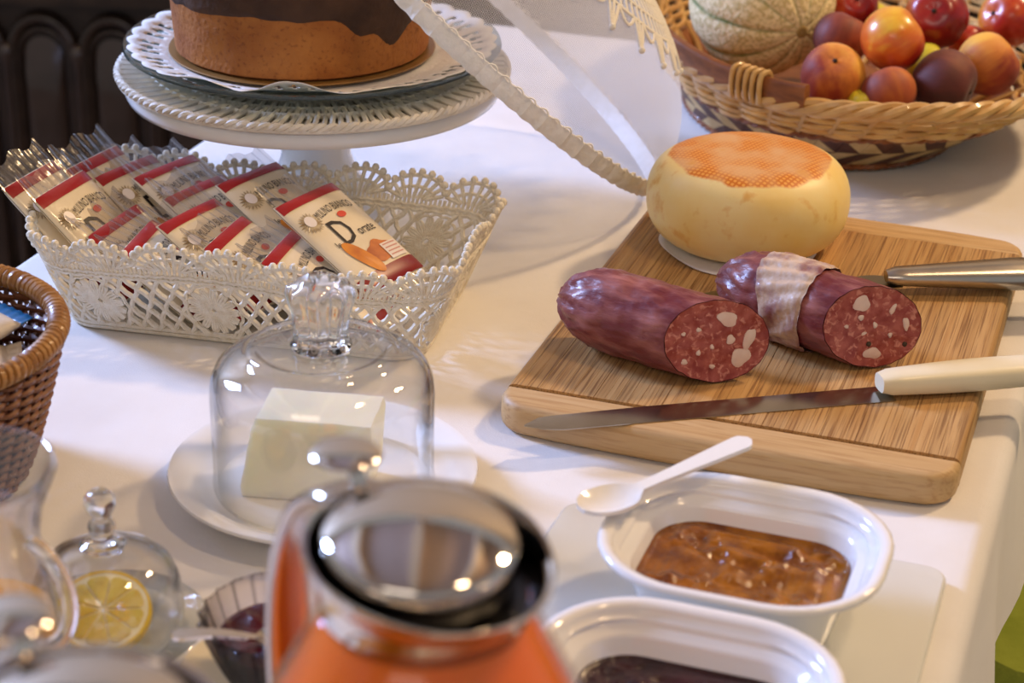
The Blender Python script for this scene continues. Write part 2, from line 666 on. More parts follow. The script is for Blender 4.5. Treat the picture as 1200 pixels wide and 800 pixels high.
for i in range(ns):
    x0 = -0.004 + i * sw
    x1 = x0 + sw
    jz = random.uniform(-0.00012, 0.00012)
    m = MB()
    if i in (0, ns - 1):
        sec = []
        r = 0.005
        for k in range(5):
            a = R(90 * k / 4)
            sec.append((r - r * math.cos(a), BT - r + r * math.sin(a)))
        prof = [(sw, 0.0), (0.003, 0.0), (0, 0.003)] + sec + [(sw, BT)]
        if i == 0:
            ring = [(x0 + q[0], q[1]) for q in prof]
        else:
            ring = [(x1 - q[0], q[1]) for q in prof]
    else:
        c = 0.00018
        ring = [(x0 + 0.00004, 0), (x1 - 0.00004, 0), (x1 - 0.00004, BT - c + jz), (x1 - c, BT + jz), (x0 + c, BT + jz), (x0 + 0.00004, BT - c + jz)]
    m.loft([[(q[0], 0.0, q[1]) for q in ring], [(q[0], BL, q[1]) for q in ring]])
    m.build('strip', STRIP, board, smooth=i in (0, ns - 1))
def BP(px, py, z=0.0):
    """board coordinates to the room"""
    return (bx + px * CU - py * SU, by + px * SU + py * CU, z)

# ================================================================== CHEESE
def cheese_mat():
    m = M('yellow_cheese_rind', (253, 237, 182), 0.42, col2=(246, 208, 112), scale=16, detail=6, mixlo=0.3, mixhi=0.72, bump=0.15, bscale=60, sss=0.15, sssr=(0.012, 0.008, 0.003))
    nt = m.node_tree
    b = nt.nodes['Principled BSDF']
    src = b.inputs['Base Color'].links[0].from_socket
    tc = next(n for n in nt.nodes if n.type == 'TEX_COORD')
    sx = nd(nt, 'ShaderNodeSeparateXYZ')
    nt.links.new(tc.outputs['Object'], sx.inputs[0])
    # orange net-printed top
    mp = nd(nt, 'ShaderNodeMapping')
    mp.inputs['Rotation'].default_value = (0, 0, R(38))
    nt.links.new(tc.outputs['Object'], mp.inputs['Vector'])
    w = []
    for ax in ('X', 'Y'):
        wv = nd(nt, 'ShaderNodeTexWave', bands_direction=ax)
        wv.inputs['Scale'].default_value = 95
        nt.links.new(mp.outputs['Vector'], wv.inputs['Vector'])
        w.append(wv)
    mul = nd(nt, 'ShaderNodeMath', operation='MULTIPLY')
    nt.links.new(w[0].outputs['Fac'], mul.inputs[0])
    nt.links.new(w[1].outputs['Fac'], mul.inputs[1])
    rp = nd(nt, 'ShaderNodeValToRGB')
    rp.color_ramp.elements[0].position = 0.05
    rp.color_ramp.elements[0].color = s2l((214, 122, 34))
    rp.color_ramp.elements[1].position = 0.55
    rp.color_ramp.elements[1].color = s2l((240, 176, 84))
    nt.links.new(mul.outputs[0], rp.inputs['Fac'])
    n = nd(nt, 'ShaderNodeTexNoise')
    n.inputs['Scale'].default_value = 34
    nt.links.new(tc.outputs['Object'], n.inputs['Vector'])
    # pale worn centre of the print
    r2 = nd(nt, 'ShaderNodeValToRGB')
    r2.color_ramp.elements[0].position = 0.42
    r2.color_ramp.elements[0].color = (0, 0, 0, 1)
    r2.color_ramp.elements[1].position = 0.62
    r2.color_ramp.elements[1].color = (0.85, 0.85, 0.85, 1)
    nt.links.new(n.outputs['Fac'], r2.inputs['Fac'])
    m1 = nd(nt, 'ShaderNodeMix', data_type='RGBA')
    nt.links.new(r2.outputs['Color'], m1.inputs['Factor'])
    nt.links.new(rp.outputs['Color'], m1.inputs['A'])
    m1.inputs['B'].default_value = s2l((230, 184, 132))
    # radius mask
    ln = nd(nt, 'ShaderNodeVectorMath', operation='LENGTH')
    fl = nd(nt, 'ShaderNodeCombineXYZ')
    nt.links.new(sx.outputs['X'], fl.inputs['X'])
    nt.links.new(sx.outputs['Y'], fl.inputs['Y'])
    nt.links.new(fl.outputs[0], ln.inputs[0])
    ad = nd(nt, 'ShaderNodeMath', operation='MULTIPLY_ADD')
    ad.inputs[1].default_value = 0.012
    nt.links.new(n.outputs['Fac'], ad.inputs[0])
    nt.links.new(ln.outputs['Value'], ad.inputs[2])
    rr = nd(nt, 'ShaderNodeMapRange')
    rr.inputs['From Min'].default_value = 0.0615
    rr.inputs['From Max'].default_value = 0.0595
    nt.links.new(ad.outputs[0], rr.inputs['Value'])
    gz = nd(nt, 'ShaderNodeMath', operation='GREATER_THAN')
    gz.inputs[1].default_value = 0.038
    nt.links.new(sx.outputs['Z'], gz.inputs[0])
    mm = nd(nt, 'ShaderNodeMath', operation='MULTIPLY')
    nt.links.new(rr.outputs['Result'], mm.inputs[0])
    nt.links.new(gz.outputs[0], mm.inputs[1])
    m2 = nd(nt, 'ShaderNodeMix', data_type='RGBA')
    nt.links.new(mm.outputs[0], m2.inputs['Factor'])
    nt.links.new(src, m2.inputs['A'])
    nt.links.new(m1.outputs['Result'], m2.inputs['B'])
    # orange flecks on the side
    n3 = nd(nt, 'ShaderNodeTexNoise')
    n3.inputs['Scale'].default_value = 70
    n3.inputs['Detail'].default_value = 3
    nt.links.new(tc.outputs['Object'], n3.inputs['Vector'])
    r3 = nd(nt, 'ShaderNodeValToRGB')
    r3.color_ramp.elements[0].position = 0.60
    r3.color_ramp.elements[0].color = (0, 0, 0, 1)
    r3.color_ramp.elements[1].position = 0.75
    r3.color_ramp.elements[1].color = (0.6, 0.6, 0.6, 1)
    nt.links.new(n3.outputs['Fac'], r3.inputs['Fac'])
    m3 = nd(nt, 'ShaderNodeMix', data_type='RGBA')
    nt.links.new(r3.outputs['Color'], m3.inputs['Factor'])
    nt.links.new(m2.outputs['Result'], m3.inputs['A'])
    m3.inputs['B'].default_value = s2l((226, 158, 48))
    nt.links.new(m3.outputs['Result'], b.inputs['Base Color'])
    return m
prof = [(0.0005, 0.0)]
CH, CR = 0.0635, 0.0692
for k in range(0, 25):
    a = R(-90 + 180 * k / 24)
    ca, sa = math.cos(a), math.sin(a)
    prof.append((0.034 + (CR - 0.034) * abs(ca) ** 0.80, CH / 2 + CH / 2 * math.copysign(abs(sa) ** 0.88, sa)))
prof.append((0.018, CH + 0.0006))
prof.append((0.0005, CH + 0.0004))
mb = MB()
mb.lathe(prof, 72, fr=lambda t, i: 1 + 0.008 * math.sin(2 * t + 1) + 0.004 * math.sin(5 * t))
ch = mb.build('whole_cheese', cheese_mat())
CHX, CHY = 0.1595, 1.2890
ch.location = (CHX, CHY, BT + 0.0018)
tag(ch, 'round yellow cheese wheel with an orange net-printed top', 'cheese')
mb = MB()
n = 48
P = []
for r_ in (0.0005, 0.03, 0.045, 0.0495, 0.0545):
    row = []
    for k in range(n):
        a = 2 * PI * k / n
        g = r_ * (1 + (0.03 * math.sin(3 * a + 0.5) if r_ > 0.05 else 0))
        row.append((g * math.cos(a), g * math.sin(a), 0.0008 + (0.0012 * (r_ > 0.052) * (1 + math.sin(4 * a)))))
    P.append(row)
mb.grid(P, closv=True)
o = mb.build('wrapping_paper', M('white_paper', (236, 234, 238), 0.7))
o.location = (CHX - 0.006, CHY - 0.010, BT + 0.0003)
o.modifiers.new('thickness', 'SOLIDIFY').thickness = 0.0003
tag(o, 'white paper disc lying under the cheese wheel', 'paper')

# ================================================================== SALAMI
def salami_skin():
    return M('salami_skin', (112, 44, 46), 0.36, col2=(170, 106, 98), scale=110, detail=10, mixlo=0.44, mixhi=0.74, bump=1.0, bscale=110, spec=0.5, coat=0.12, stretch=(0.35, 1, 1))
def salami_face():
    m = M('salami_cut_face', (140, 50, 42), 0.36, col2=(176, 92, 80), scale=150, detail=6, bump=0.3, bscale=200, coat=0.2)
    nt = m.node_tree
    b = nt.nodes['Principled BSDF']
    src = b.inputs['Base Color'].links[0].from_socket
    tc = next(n for n in nt.nodes if n.type == 'TEX_COORD')
    v = nd(nt, 'ShaderNodeTexNoise')
    v.inputs['Scale'].default_value = 260
    v.inputs['Detail'].default_value = 3
    v.inputs['Distortion'].default_value = 0.6
    nt.links.new(tc.outputs['Object'], v.inputs['Vector'])
    r = nd(nt, 'ShaderNodeValToRGB')
    r.color_ramp.elements[0].position = 0.54
    r.color_ramp.elements[0].color = (0, 0, 0, 1)
    r.color_ramp.elements[1].position = 0.72
    r.color_ramp.elements[1].color = (0.8, 0.8, 0.8, 1)
    nt.links.new(v.outputs['Fac'], r.inputs['Fac'])
    mx = nd(nt, 'ShaderNodeMix', data_type='RGBA')
    nt.links.new(r.outputs['Color'], mx.inputs['Factor'])
    nt.links.new(src, mx.inputs['A'])
    mx.inputs['B'].default_value = s2l((212, 140, 122))
    nt.links.new(mx.outputs['Result'], b.inputs['Base Color'])
    return m
FAT = M('salami_fat', (238, 212, 196), 0.35, col2=(228, 192, 176), scale=90, coat=0.2, sss=0.1)
PEPPER = M('peppercorn', (70, 56, 40), 0.6)
def salami(label, A, B, rad, nvec, back, chunks, seed, peppers=()):
    """A back-end axis point, B centre of the cut face (room coordinates); nvec face normal"""
    A, B = Vector(A), Vector(B)
    root = thing('salami', label, 'salami', (A.x, A.y, BT + 0.0004), math.atan2(B.y - A.y, B.x - A.x))
    org = Vector((0, 0, 0))
    inv = Matrix.Rotation(-math.atan2(B.y - A.y, B.x - A.x), 4, 'Z') @ Matrix.Translation((-A.x, -A.y, -BT - 0.0004))
    A, B = inv @ A, inv @ B
    nvec = inv.to_3x3() @ Vector(nvec)
    a = (B - A).normalized()
    e2 = Vector((0, 0, 1))
    e2 = (e2 - a * e2.dot(a)).normalized()
    e1 = e2.cross(a).normalized()
    n_ = Vector(nvec).normalized()
    L = (B - A).length
    NS, NT = 56, 40
    rows = []
    for k in range(NS):
        th = 2 * PI * k / NS
        d = e1 * math.cos(th) + e2 * math.sin(th)
        scut = L + ((-(d * rad)).dot(n_)) / a.dot(n_)
        row = []
        for j in range(NT + 1):
            q = j / NT
            s = -back + (scut + back) * q ** 0.9
            # rounded tip at the back
            x = max(0.0, min(1.0, (s + back) / (back * 1.9)))
            rr = rad * max(0.02, (1 - (1 - x) ** 2.3)) ** 0.62
            p0 = A + a * s
            lump = 0.0011 * nz((s * 60, th * 1.5, seed), 1) + 0.0007 * nz((s * 170, math.cos(th) * 3, math.sin(th) * 3 + seed), 1)
            wr = (0.0013 * math.sin(th * 13 + 5 * nz((s * 60, 0, seed))) + 0.0003 * math.sin(th * 23 + 9 * s * 100)) * (1 - x) ** 0.8 + 0.00035 * math.sin(th * 17 + 4 * nz((s * 70, 1, seed)))
            lump *= (1 - q ** 10)
            row.append(tuple(p0 + d * (rr + lump + wr) - org))
        rows.append(row)
    mb = MB()
    mb.grid(rows, closu=True)
    tip = A - a * back * 1.0
    mb.add([r_[0] for r_ in rows], [tuple(range(NS))])
    mb.build('casing', salami_skin(), root)
    # the cut face
    C = B - org
    f1 = (a - n_ * a.dot(n_)).normalized()
    f2 = n_.cross(f1)
    P = []
    for q in (0.0, 0.2, 0.4, 0.6, 0.75, 0.88, 0.96, 1.0):
        row = []
        for k in range(NS):
            e = Vector(rows[k][-1]) - C
            w = 0.0006 * nz((e.x * q * 160, e.y * q * 160, e.z * q * 160 + seed), 1) - (0.0016 * (1 - q ** 5))
            row.append(tuple(C + e * q * 0.985 + n_ * w))
        P.append(row)
    mb = MB()
    mb.grid(P, closv=True)
    face = mb.build('cut_face', salami_face(), root)
    for (u, v, w, h, rot) in chunks:
        c = C + f1 * u + f2 * v - n_ * 0.0013
        K = 20
        rings = []
        for sc, up in ((1.0, -0.0008), (0.97, 0.0004), (0.7, 0.0008), (0.02, 0.0009)):
            ring = []
            for k in range(K):
                t_ = 2 * PI * k / K
                g = 1 + 0.10 * math.sin(3 * t_ + u * 900) + 0.05 * math.sin(5 * t_ + v * 700)
                x, y = w * sc * g * math.cos(t_), h * sc * g * math.sin(t_)
                x, y = x * math.cos(rot) - y * math.sin(rot), x * math.sin(rot) + y * math.cos(rot)
                ring.append(tuple(c + f1 * x + f2 * y + n_ * up))
            rings.append(ring)
        mb = MB()
        mb.loft(rings)
        mb.build('fat_chunk', FAT, face)
    for (u, v) in peppers:
        mb = MB()
        mb.ball(C + f1 * u + f2 * v - n_ * 0.0010, 0.0016, 8, 6)
        mb.build('peppercorn', PEPPER, face)
    return root, A, B, a, e1, e2, org
zc = BT + 0.0270
salami('whole-skinned dark red salami with an oblique cut, lying beside the cream-handled knife',
       (0.0475, 1.1150, zc), (0.1200, 1.0660, zc), 0.0252, (0.27, -0.95, 0.12), 0.022,
       [(0.005, 0.0135, 0.0066, 0.0044, -0.3), (0.0205, 0.002, 0.0034, 0.0070, -0.25), (0.0170, -0.0095, 0.0066, 0.0054, 0.7), (0.009, 0.001, 0.0026, 0.0030, 0), (-0.018, -0.014, 0.002, 0.0018, 0),
        (-0.012, 0.006, 0.0016, 0.0013, 0), (-0.010, -0.008, 0.0014, 0.0018, 0), (0.000, -0.016, 0.0018, 0.0013, 0), (-0.002, -0.004, 0.0012, 0.0016, 0.5), (-0.021, 0.003, 0.0014, 0.0012, 0.5)], 3.1)
r2, A2, B2, a2, e12, e22, org2 = salami('red salami wrapped round the middle with a whitish paper band',
       (0.1480, 1.1480, zc), (0.2150, 1.0910, zc), 0.0252, (0.22, -0.95, 0.14), 0.024,
       [(-0.0095, 0.0130, 0.0054, 0.0050, 0.3), (-0.008, 0.0045, 0.0018, 0.0018, 0), (0.0215, 0.004, 0.0020, 0.0042, 0.3), (0.011, 0.012, 0.0016, 0.0036, -0.3), (0.004, -0.0165, 0.0060, 0.0034, 0.1),
        (0.002, 0.001, 0.0013, 0.002, 0.4), (-0.016, -0.002, 0.0014, 0.0012, 0), (-0.004, -0.005, 0.0018, 0.001, 0.6), (0.013, -0.004, 0.0012, 0.0016, 0)], 8.4,
       [(0.0005, -0.011), (0.0235, -0.0085)])
PAPER_T = M('casing_paper', (210, 184, 158), 0.42, col2=(138, 84, 82), scale=55, detail=7, mixlo=0.45, mixhi=0.66, bump=1.0, bscale=70, coat=0.1, stretch=(1, 1, 1))
rows = []
for k in range(150):
    th = 2 * PI * k / 150
    d = e12 * math.cos(th) + e22 * math.sin(th)
    row = []
    for j in range(31):
        q = j / 30
        s = 0.0190 + 0.0060 * math.sin(th * 2 + 1) * (1 - q) + q * 0.0330
        w = 0.0019 + 0.0006 * math.sin(th * 14 + q * 7 + 2 * math.sin(th * 3)) + 0.0007 * abs(nz((q * 5 + th * 1.2, th * 5 - q * 3, 4), 1)) + 0.0004 * nz((q * 16, th * 12, 9), 1)
        if q > 0.95:
            w -= 0.0006
        x = max(0.0, min(1.0, (s + 0.024) / (0.024 * 1.9)))
        rr = 0.0252 * max(0.02, (1 - (1 - x) ** 2.3)) ** 0.62
        z_lim = 0.0003
        p_ = A2 + a2 * s + d * (rr + w) - org2
        p_.z = max(p_.z, z_lim)
        row.append(tuple(p_))
    rows.append(row)
mb = MB()
mb.grid(rows, closu=True)
o = mb.build('paper_band', PAPER_T, r2)
o['label'] = 'crinkled whitish paper band'

# ================================================================== KNIVES
BLADE = M('knife_blade_steel', (186, 182, 172), 0.2, metal=1.0, col2=(160, 152, 140), scale=18, bump=0.04)
def yawof(a, b):
    return math.atan2(b[1] - a[1], b[0] - a[0])
# long slim knife, cream handle
k0, k1 = (0.0080, 1.0035), (0.2185, 1.0525)
yk = yawof(k0, k1)
t = thing('carving_knife', 'long slim slicing knife with a cream plastic handle', 'knife', (k0[0], k0[1], BT + 0.0006), yk)
Lk = math.hypot(k1[0] - k0[0], k1[1] - k0[1])
top = []; bot = []
rows = []
for i in range(22):
    q = i / 21
    x = Lk * q + 0.004 * (q > 0.99)
    w0 = 0.0085 * (1 - max(0, (0.07 - q) / 0.07) ** 2.4 * 0.92)
    w1 = 0.0085 * (1 - max(0, (0.09 - q) / 0.09) ** 1.6 * 0.95)
    th = 0.0006 + 0.0012 * min(1, q * 3)
    rows.append([(x, -w1, 0.0), (x, w0, 0.0), (x, w0, th), (x, w0 * 0.2, th), (x, -w1, 0.0004)])
mb = MB()
mb.loft(rows)
mb.build('blade', BLADE, t, angle=25)
IVORY = M('cream_plastic', (240, 230, 198), 0.35, col2=(234, 222, 186), scale=20, coat=0.2)
rows = []
Lh = 0.118
for i in range(20):
    q = i / 19
    x = Lk - 0.004 + Lh * q
    w = 0.0088 + 0.002 * math.sin(PI * q) + 0.002 * q
    h = 0.0062 + 0.0016 * math.sin(PI * q)
    if q < 0.03: w *= 0.8; h *= 0.8
    if q > 0.97: w *= 0.75; h *= 0.75
    ring = []
    for k in range(16):
        a = 2 * PI * k / 16
        ca, sa = math.cos(a), math.sin(a)
        ring.append((x - (0.010 * (1 - abs(ca)) if q < 0.02 else 0) * 0, w * math.copysign(abs(ca) ** 0.6, ca), 0.0086 + h * math.copysign(abs(sa) ** 0.7, sa)))
    rows.append(ring)
mb = MB()
mb.loft(rows)
mb.build('handle', IVORY, t)
# steel-handled cheese knife
k0, k1 = (0.1240, 1.1935), (0.2408, 1.2050)
yk = yawof(k0, k1)
t = thing('cheese_knife', 'broad steel knife with a hollow tapered steel handle behind the salami', 'knife', (k0[0], k0[1], BT + 0.0006), yk)
Lk = math.hypot(k1[0] - k0[0], k1[1] - k0[1])
rows = []
for i in range(22):
    q = i / 21
    x = Lk * q + 0.012 * q
    w0 = 0.0055 + 0.0105 * max(0, min(1, (q - 0.35) / 0.35)) - 0.009 * max(0, (q - 0.88) / 0.12)
    w1 = 0.0070
    if q < 0.12:
        w0 *= 0.15 + 0.85 * (q / 0.12) ** 0.6
        w1 *= 0.15 + 0.85 * (q / 0.12) ** 0.6
    z = 0.0 + 0.006 * max(0, (q - 0.6) / 0.4)
    rows.append([(x, -w1, z), (x, w0, z), (x, w0, z + 0.0014), (x, -w1, z + 0.0006)])
mb = MB()
mb.loft(rows)
mb.build('blade', M('dull_blade_steel', (150, 140, 116), 0.3, metal=1.0, col2=(120, 110, 90), scale=22), t, angle=25)
rows = []
for i in range(22):
    q = i / 21
    x = Lk + 0.002 + 0.135 * q
    w = 0.0080 + 0.0065 * min(1, q * 1.6) - 0.002 * max(0, (q - 0.85) / 0.15)
    h = 0.0056 + 0.0046 * min(1, q * 1.6)
    if q < 0.04: w *= 0.7; h *= 0.7
    if q > 0.97: w *= 0.7; h *= 0.7
    ring = []
    for k in range(18):
        a = 2 * PI * k / 18
        groove = 1 - 0.16 * math.exp(-((a - R(75)) / 0.16) ** 2)
        ring.append((x, w * math.cos(a) * groove, 0.0112 + h * math.sin(a) * groove))
    rows.append(ring)
mb = MB()
mb.loft(rows)
mb.build('handle', STEEL, t, angle=60)

# ================================================================== JAM DISHES ON THEIR TRAY
FROST = M('frosted_glass_tray', (236, 236, 228), 0.22, trans=0.2, ior=1.3, coat=0.2)
tu, tv = (-0.268 - 0.064) / 2, (0.632 + 0.907) / 2
t = fillet_prism([q[:2] for q in rrect(0.204, 0.275, 0.012, 6)], 0.0, 0.0072, 0.002).build('serving_tray', FROST)
t.location = UV(tu, tv, 0.0006)
t.rotation_euler.z = YAW
tag(t, 'translucent white rectangular tray carrying the jam dishes', 'tray')
TZ = 0.0082
def dish_mesh():
    # (w, d, r, z) rings: outside from foot to lip, then the stepped inside
    spec = [(0.080, 0.062, 0.018, 0.0), (0.088, 0.070, 0.020, 0.001), (0.092, 0.074, 0.022, 0.006), (0.107, 0.088, 0.028, 0.031),
            (0.110, 0.091, 0.029, 0.0335), (0.128, 0.109, 0.042, 0.0368), (0.1365, 0.1175, 0.047, 0.0392), (0.1385, 0.1195, 0.049, 0.0408), (0.1375, 0.1185, 0.0485, 0.0422), (0.134, 0.115, 0.047, 0.0428),
            (0.126, 0.107, 0.043, 0.0418), (0.1235, 0.1045, 0.041, 0.0400), (0.1225, 0.1035, 0.040, 0.0382), (0.116, 0.097, 0.036, 0.0370), (0.1145, 0.0955, 0.031, 0.0352), (0.1135, 0.0945, 0.031, 0.0338), (0.1045, 0.0855, 0.026, 0.0324), (0.1020, 0.0830, 0.025, 0.0300),
            (0.094, 0.075, 0.022, 0.014), (0.088, 0.069, 0.020, 0.0075), (0.070, 0.052, 0.016, 0.005)]
    mb = MB()
    mb.loft([rrect(w, d, r, 8, z) for (w, d, r, z) in spec])
    return mb.mesh('dish_body', PORC, angle=70)
DM = dish_mesh()
def jam_fill(name, mat, z, amp, seed, parent, level=0.0):
    mb = MB()
    rings = []
    for s in [1.0 - 0.995 * k / 36 for k in range(37)]:
        w, d, r_ = 0.0985 * s, 0.0795 * s, 0.0245 * s
        ring = []
        for q in rrect(w, d, r_, 22, 0):
            e = min(1.0, (1 - s) * 9)
            h = amp * (nz((q[0] * 75, q[1] * 75, seed)) + 0.6 * nz((q[0] * 170, q[1] * 170, seed + 5)) + 0.35 * nz((q[0] * 420, q[1] * 420, seed + 9))) * e
            ring.append((q[0], q[1], z + h + (0.0012 if s == 1.0 else 0)))
        rings.append(ring)
    # fine rings so the lumps show
    mb.loft(rings, cap0=False)
    o = mb.build(name, mat, parent)
    sd = o.modifiers.new('smooth', 'SUBSURF')
    sd.levels = sd.render_levels = 1
    return o
def jam_mat(name, c1, c2, rough, br, scale):
    return M(name, c1, rough, col2=c2, scale=scale, detail=5, bump=0.5, bscale=br, coat=0.35, spec=0.5)
AMBER = jam_mat('amber_jam', (112, 58, 2), (166, 102, 12), 0.10, 260, 80)
DARKJ = jam_mat('dark_berry_jam', (34, 4, 12), (54, 8, 20), 0.14, 420, 60)
CHERRY = jam_mat('cherry_jam', (44, 2, 5), (84, 5, 9), 0.08, 160, 60)
d1 = thing('jam_dish', 'white rectangular porcelain dish filled with amber jam', 'dish', UV(-0.155, 0.828, TZ), YAW)
inst('dish_body', DM, d1)
jam_fill('jam', AMBER, 0.0225, 0.0034, 2.0, d1)['label'] = 'amber apricot-coloured jam'
d2 = thing('jam_dish', 'white rectangular porcelain dish filled with dark purple jam', 'dish', UV(-0.155, 0.702, TZ), YAW)
inst('dish_body', DM, d2)
jam_fill('jam', DARKJ, 0.0215, 0.0022, 7.0, d2)['label'] = 'dark purple berry jam'

# white spoon lying on the rim of the amber dish
s0, s1 = Vector((0.0490, 0.8570, 0)), Vector((0.1225, 0.9090, 0))
ys = yawof(s0, s1)
Ls = (s1 - s0).length
rows_t = []
mb = MB()
rows = []
NSP = 34
for i in range(NSP):
    q = i / (NSP - 1)
    x = -0.017 + (Ls + 0.017) * q
    if x < 0.018:
        u = x / 0.0175
        w = 0.0125 * max(0.0, 1 - abs(u) ** 2.2) ** 0.5 if abs(u) < 1 else 0.0
        w = max(w, 0.0038 if x > 0 else 0.0012)
        dip = -0.0045 * max(0, 1 - u * u)
    else:
        w = 0.0036 + 0.0030 * max(0, (q - 0.45) / 0.55)
        if q > 0.95:
            w *= max(0.25, 1 - ((q - 0.95) / 0.05) ** 2 * 0.8)
        dip = 0
    zl = 0.010 * max(0, q - 0.25)
    ring = []
    for k in range(13):
        v = -1 + 2 * k / 12
        ring.append((x, w * v, zl + dip * (1 - v * v) + 0.0011))
    for k in range(12, -1, -1):
        v = -1 + 2 * k / 12
        ring.append((x, w * v, zl + dip * (1 - v * v) - 0.0011))
    rows.append(ring)
mb.loft(rows)
o = mb.build('jam_spoon', M('white_melamine', (240, 238, 232), 0.15, coat=0.4))
o.location = (s0.x, s0.y, TZ + 0.0488)
o.rotation_euler.z = ys
tag(o, 'small white plastic spoon resting across the rim of the amber jam dish', 'spoon')

# ================================================================== BUTTER
BPX, BPY = -0.1012, 0.9610
o = MB()
o.lathe([(0.0005, 0.0035), (0.040, 0.0035), (0.046, 0.0), (0.049, 0.0), (0.052, 0.003), (0.070, 0.0085), (0.0828, 0.0132), (0.0842, 0.0145), (0.0836, 0.0160), (0.080, 0.0158), (0.070, 0.0114), (0.0628, 0.0064), (0.049, 0.0060), (0.0005, 0.0058)], 72)
o = o.build('butter_plate', PORC, angle=70)
o.location = (BPX, BPY, 0.0006)
tag(o, 'round white plate with a raised rim under the butter', 'plate')
BUT = M('pale_butter', (254, 244, 212), 0.4, col2=(255, 248, 222), scale=16, bump=0.12, bscale=30, sss=0.5, sssr=(0.012, 0.010, 0.006))
mb = MB()
rows = []
def butter_ring(z, sx0, sx1, sy0, sy1):
    pts = []
    for (x, y) in [(sx0, sy0), (sx1, sy0), (sx1, sy1), (sx0, sy1)]:
        pts.append((x, y))
    P = []
    for i in range(4):
        a, b = Vector(pts[i]), Vector(pts[(i + 1) % 4])
        for k in range(10):
            q = a.lerp(b, k / 10)
            n_ = 0.0006 * nz((q.x * 90, q.y * 90, z * 90), 1)
            P.append((q.x + n_, q.y + n_, z + n_ * 0.6))
    return P
for k in range(9):
    q = k / 8
    z = 0.0005 + 0.0455 * q
    ins = 0.0013 * (q in (0.0, 1.0))
    rows.append(butter_ring(z, -0.0385 + 0.0085 * q + ins, 0.0310 + 0.0035 * q - ins, -0.0225 + 0.004 * q + ins, 0.0205 - ins))
mb.loft(rows)
o = mb.build('butter_block', BUT, angle=50)
o.location = (BPX - 0.0030, BPY - 0.0030, 0.0068)
o.rotation_euler.z = R(-7)
tag(o, 'block of pale yellow butter under the glass dome', 'butter')
bell = thing('butter_dome', 'clear glass butter dome with a fluted crown knob', 'glass dome', (BPX + 0.0004, BPY - 0.001, 0.0074))
po = [(0.0575, 0.0), (0.0600, 0.0004), (0.0605, 0.003), (0.0598, 0.006), (0.0600, 0.030), (0.0602, 0.055), (0.0592, 0.063), (0.0565, 0.0690), (0.0520, 0.0730), (0.0460, 0.0755), (0.0415, 0.0768), (0.0402, 0.0795), (0.0380, 0.0815), (0.0350, 0.0812), (0.0330, 0.0795), (0.0290, 0.0800), (0.022, 0.0805), (0.0165, 0.0805), (0.001, 0.0808)]
pi_ = [(0.001, 0.0778), (0.0165, 0.0776), (0.033, 0.0770), (0.040, 0.0745), (0.0480, 0.0722), (0.0540, 0.0676), (0.0572, 0.0620), (0.0580, 0.055), (0.0578, 0.030), (0.0575, 0.006), (0.0575, 0.0)]
mb = MB(); mb.lathe(po + pi_, 96)
mb.build('dome', thin_glass('dome_glass', tint=(254, 254, 254), edge=(206, 212, 214), gl=1.8), bell, angle=60)
def flute(t, i):
    return 1 + 0.10 * math.cos(8 * t) * (1 if 3 <= i <= 8 else 0)
mb = MB()
mb.lathe([(0.0005, 0.0810), (0.0160, 0.0810), (0.0165, 0.0828), (0.0140, 0.0842), (0.0132, 0.090), (0.0140, 0.0985), (0.0165, 0.1075), (0.0172, 0.1120), (0.0160, 0.1155), (0.0120, 0.1172), (0.0105, 0.1195), (0.0080, 0.1208), (0.0005, 0.1212)], 64, fr=flute)
mb.build('knob', SOLIDG, bell, angle=80)

# ================================================================== LEMON DISH
LX, LY = -0.1915, 0.8150
o = MB()
o.lathe([(0.0005, 0.002), (0.026, 0.002), (0.028, 0.0), (0.031, 0.0), (0.033, 0.003), (0.0468, 0.0062), (0.0478, 0.0072), (0.0470, 0.0080), (0.034, 0.0052), (0.030, 0.0040), (0.0005, 0.0040)], 56)
o = o.build('glass_saucer', thin_glass('saucer_glass', tint=(244, 246, 246), edge=(176, 184, 188)), angle=60)
o.location = (LX, LY, 0.0006)
tag(o, 'small clear glass saucer holding lemon slices', 'saucer')
lb = thing('lemon_dome', 'small clear glass dome with a beaded finial over lemon slices', 'glass dome', (LX + 0.0005, LY + 0.001, 0.0074))
mb = MB()
mb.lathe([(0.0335, 0.0), (0.0352, 0.0), (0.0360, 0.002), (0.0362, 0.012), (0.0350, 0.022), (0.0315, 0.0305), (0.0250, 0.0365), (0.0160, 0.0400), (0.001, 0.0412),
          (0.001, 0.0396), (0.0155, 0.0384), (0.0240, 0.0350), (0.0302, 0.0294), (0.0336, 0.0214), (0.0346, 0.012), (0.0340, 0.002), (0.0335, 0.0)], 72)
mb.build('dome', MATS['dome_glass'], lb, angle=60)
mb = MB()
mb.lathe([(0.0005, 0.0414), (0.0100, 0.0414), (0.0110, 0.0432), (0.0080, 0.0450), (0.0048, 0.0470), (0.0062, 0.0510), (0.0066, 0.0535), (0.0052, 0.0565), (0.0040, 0.0582), (0.0060, 0.0608), (0.0074, 0.0645), (0.0070, 0.0685), (0.0048, 0.0712), (0.0005, 0.0722)], 40)
mb.build('finial', SOLIDG, lb, angle=80)
PEEL = M('lemon_peel', (236, 196, 40), 0.35, bump=0.3, bscale=260)
PITH = M('lemon_pith', (246, 236, 190), 0.5)
PULP = M('lemon_pulp', (218, 182, 58), 0.15, col2=(230, 204, 96), scale=90, bump=0.5, bscale=240, sss=0.3, coat=0.6)
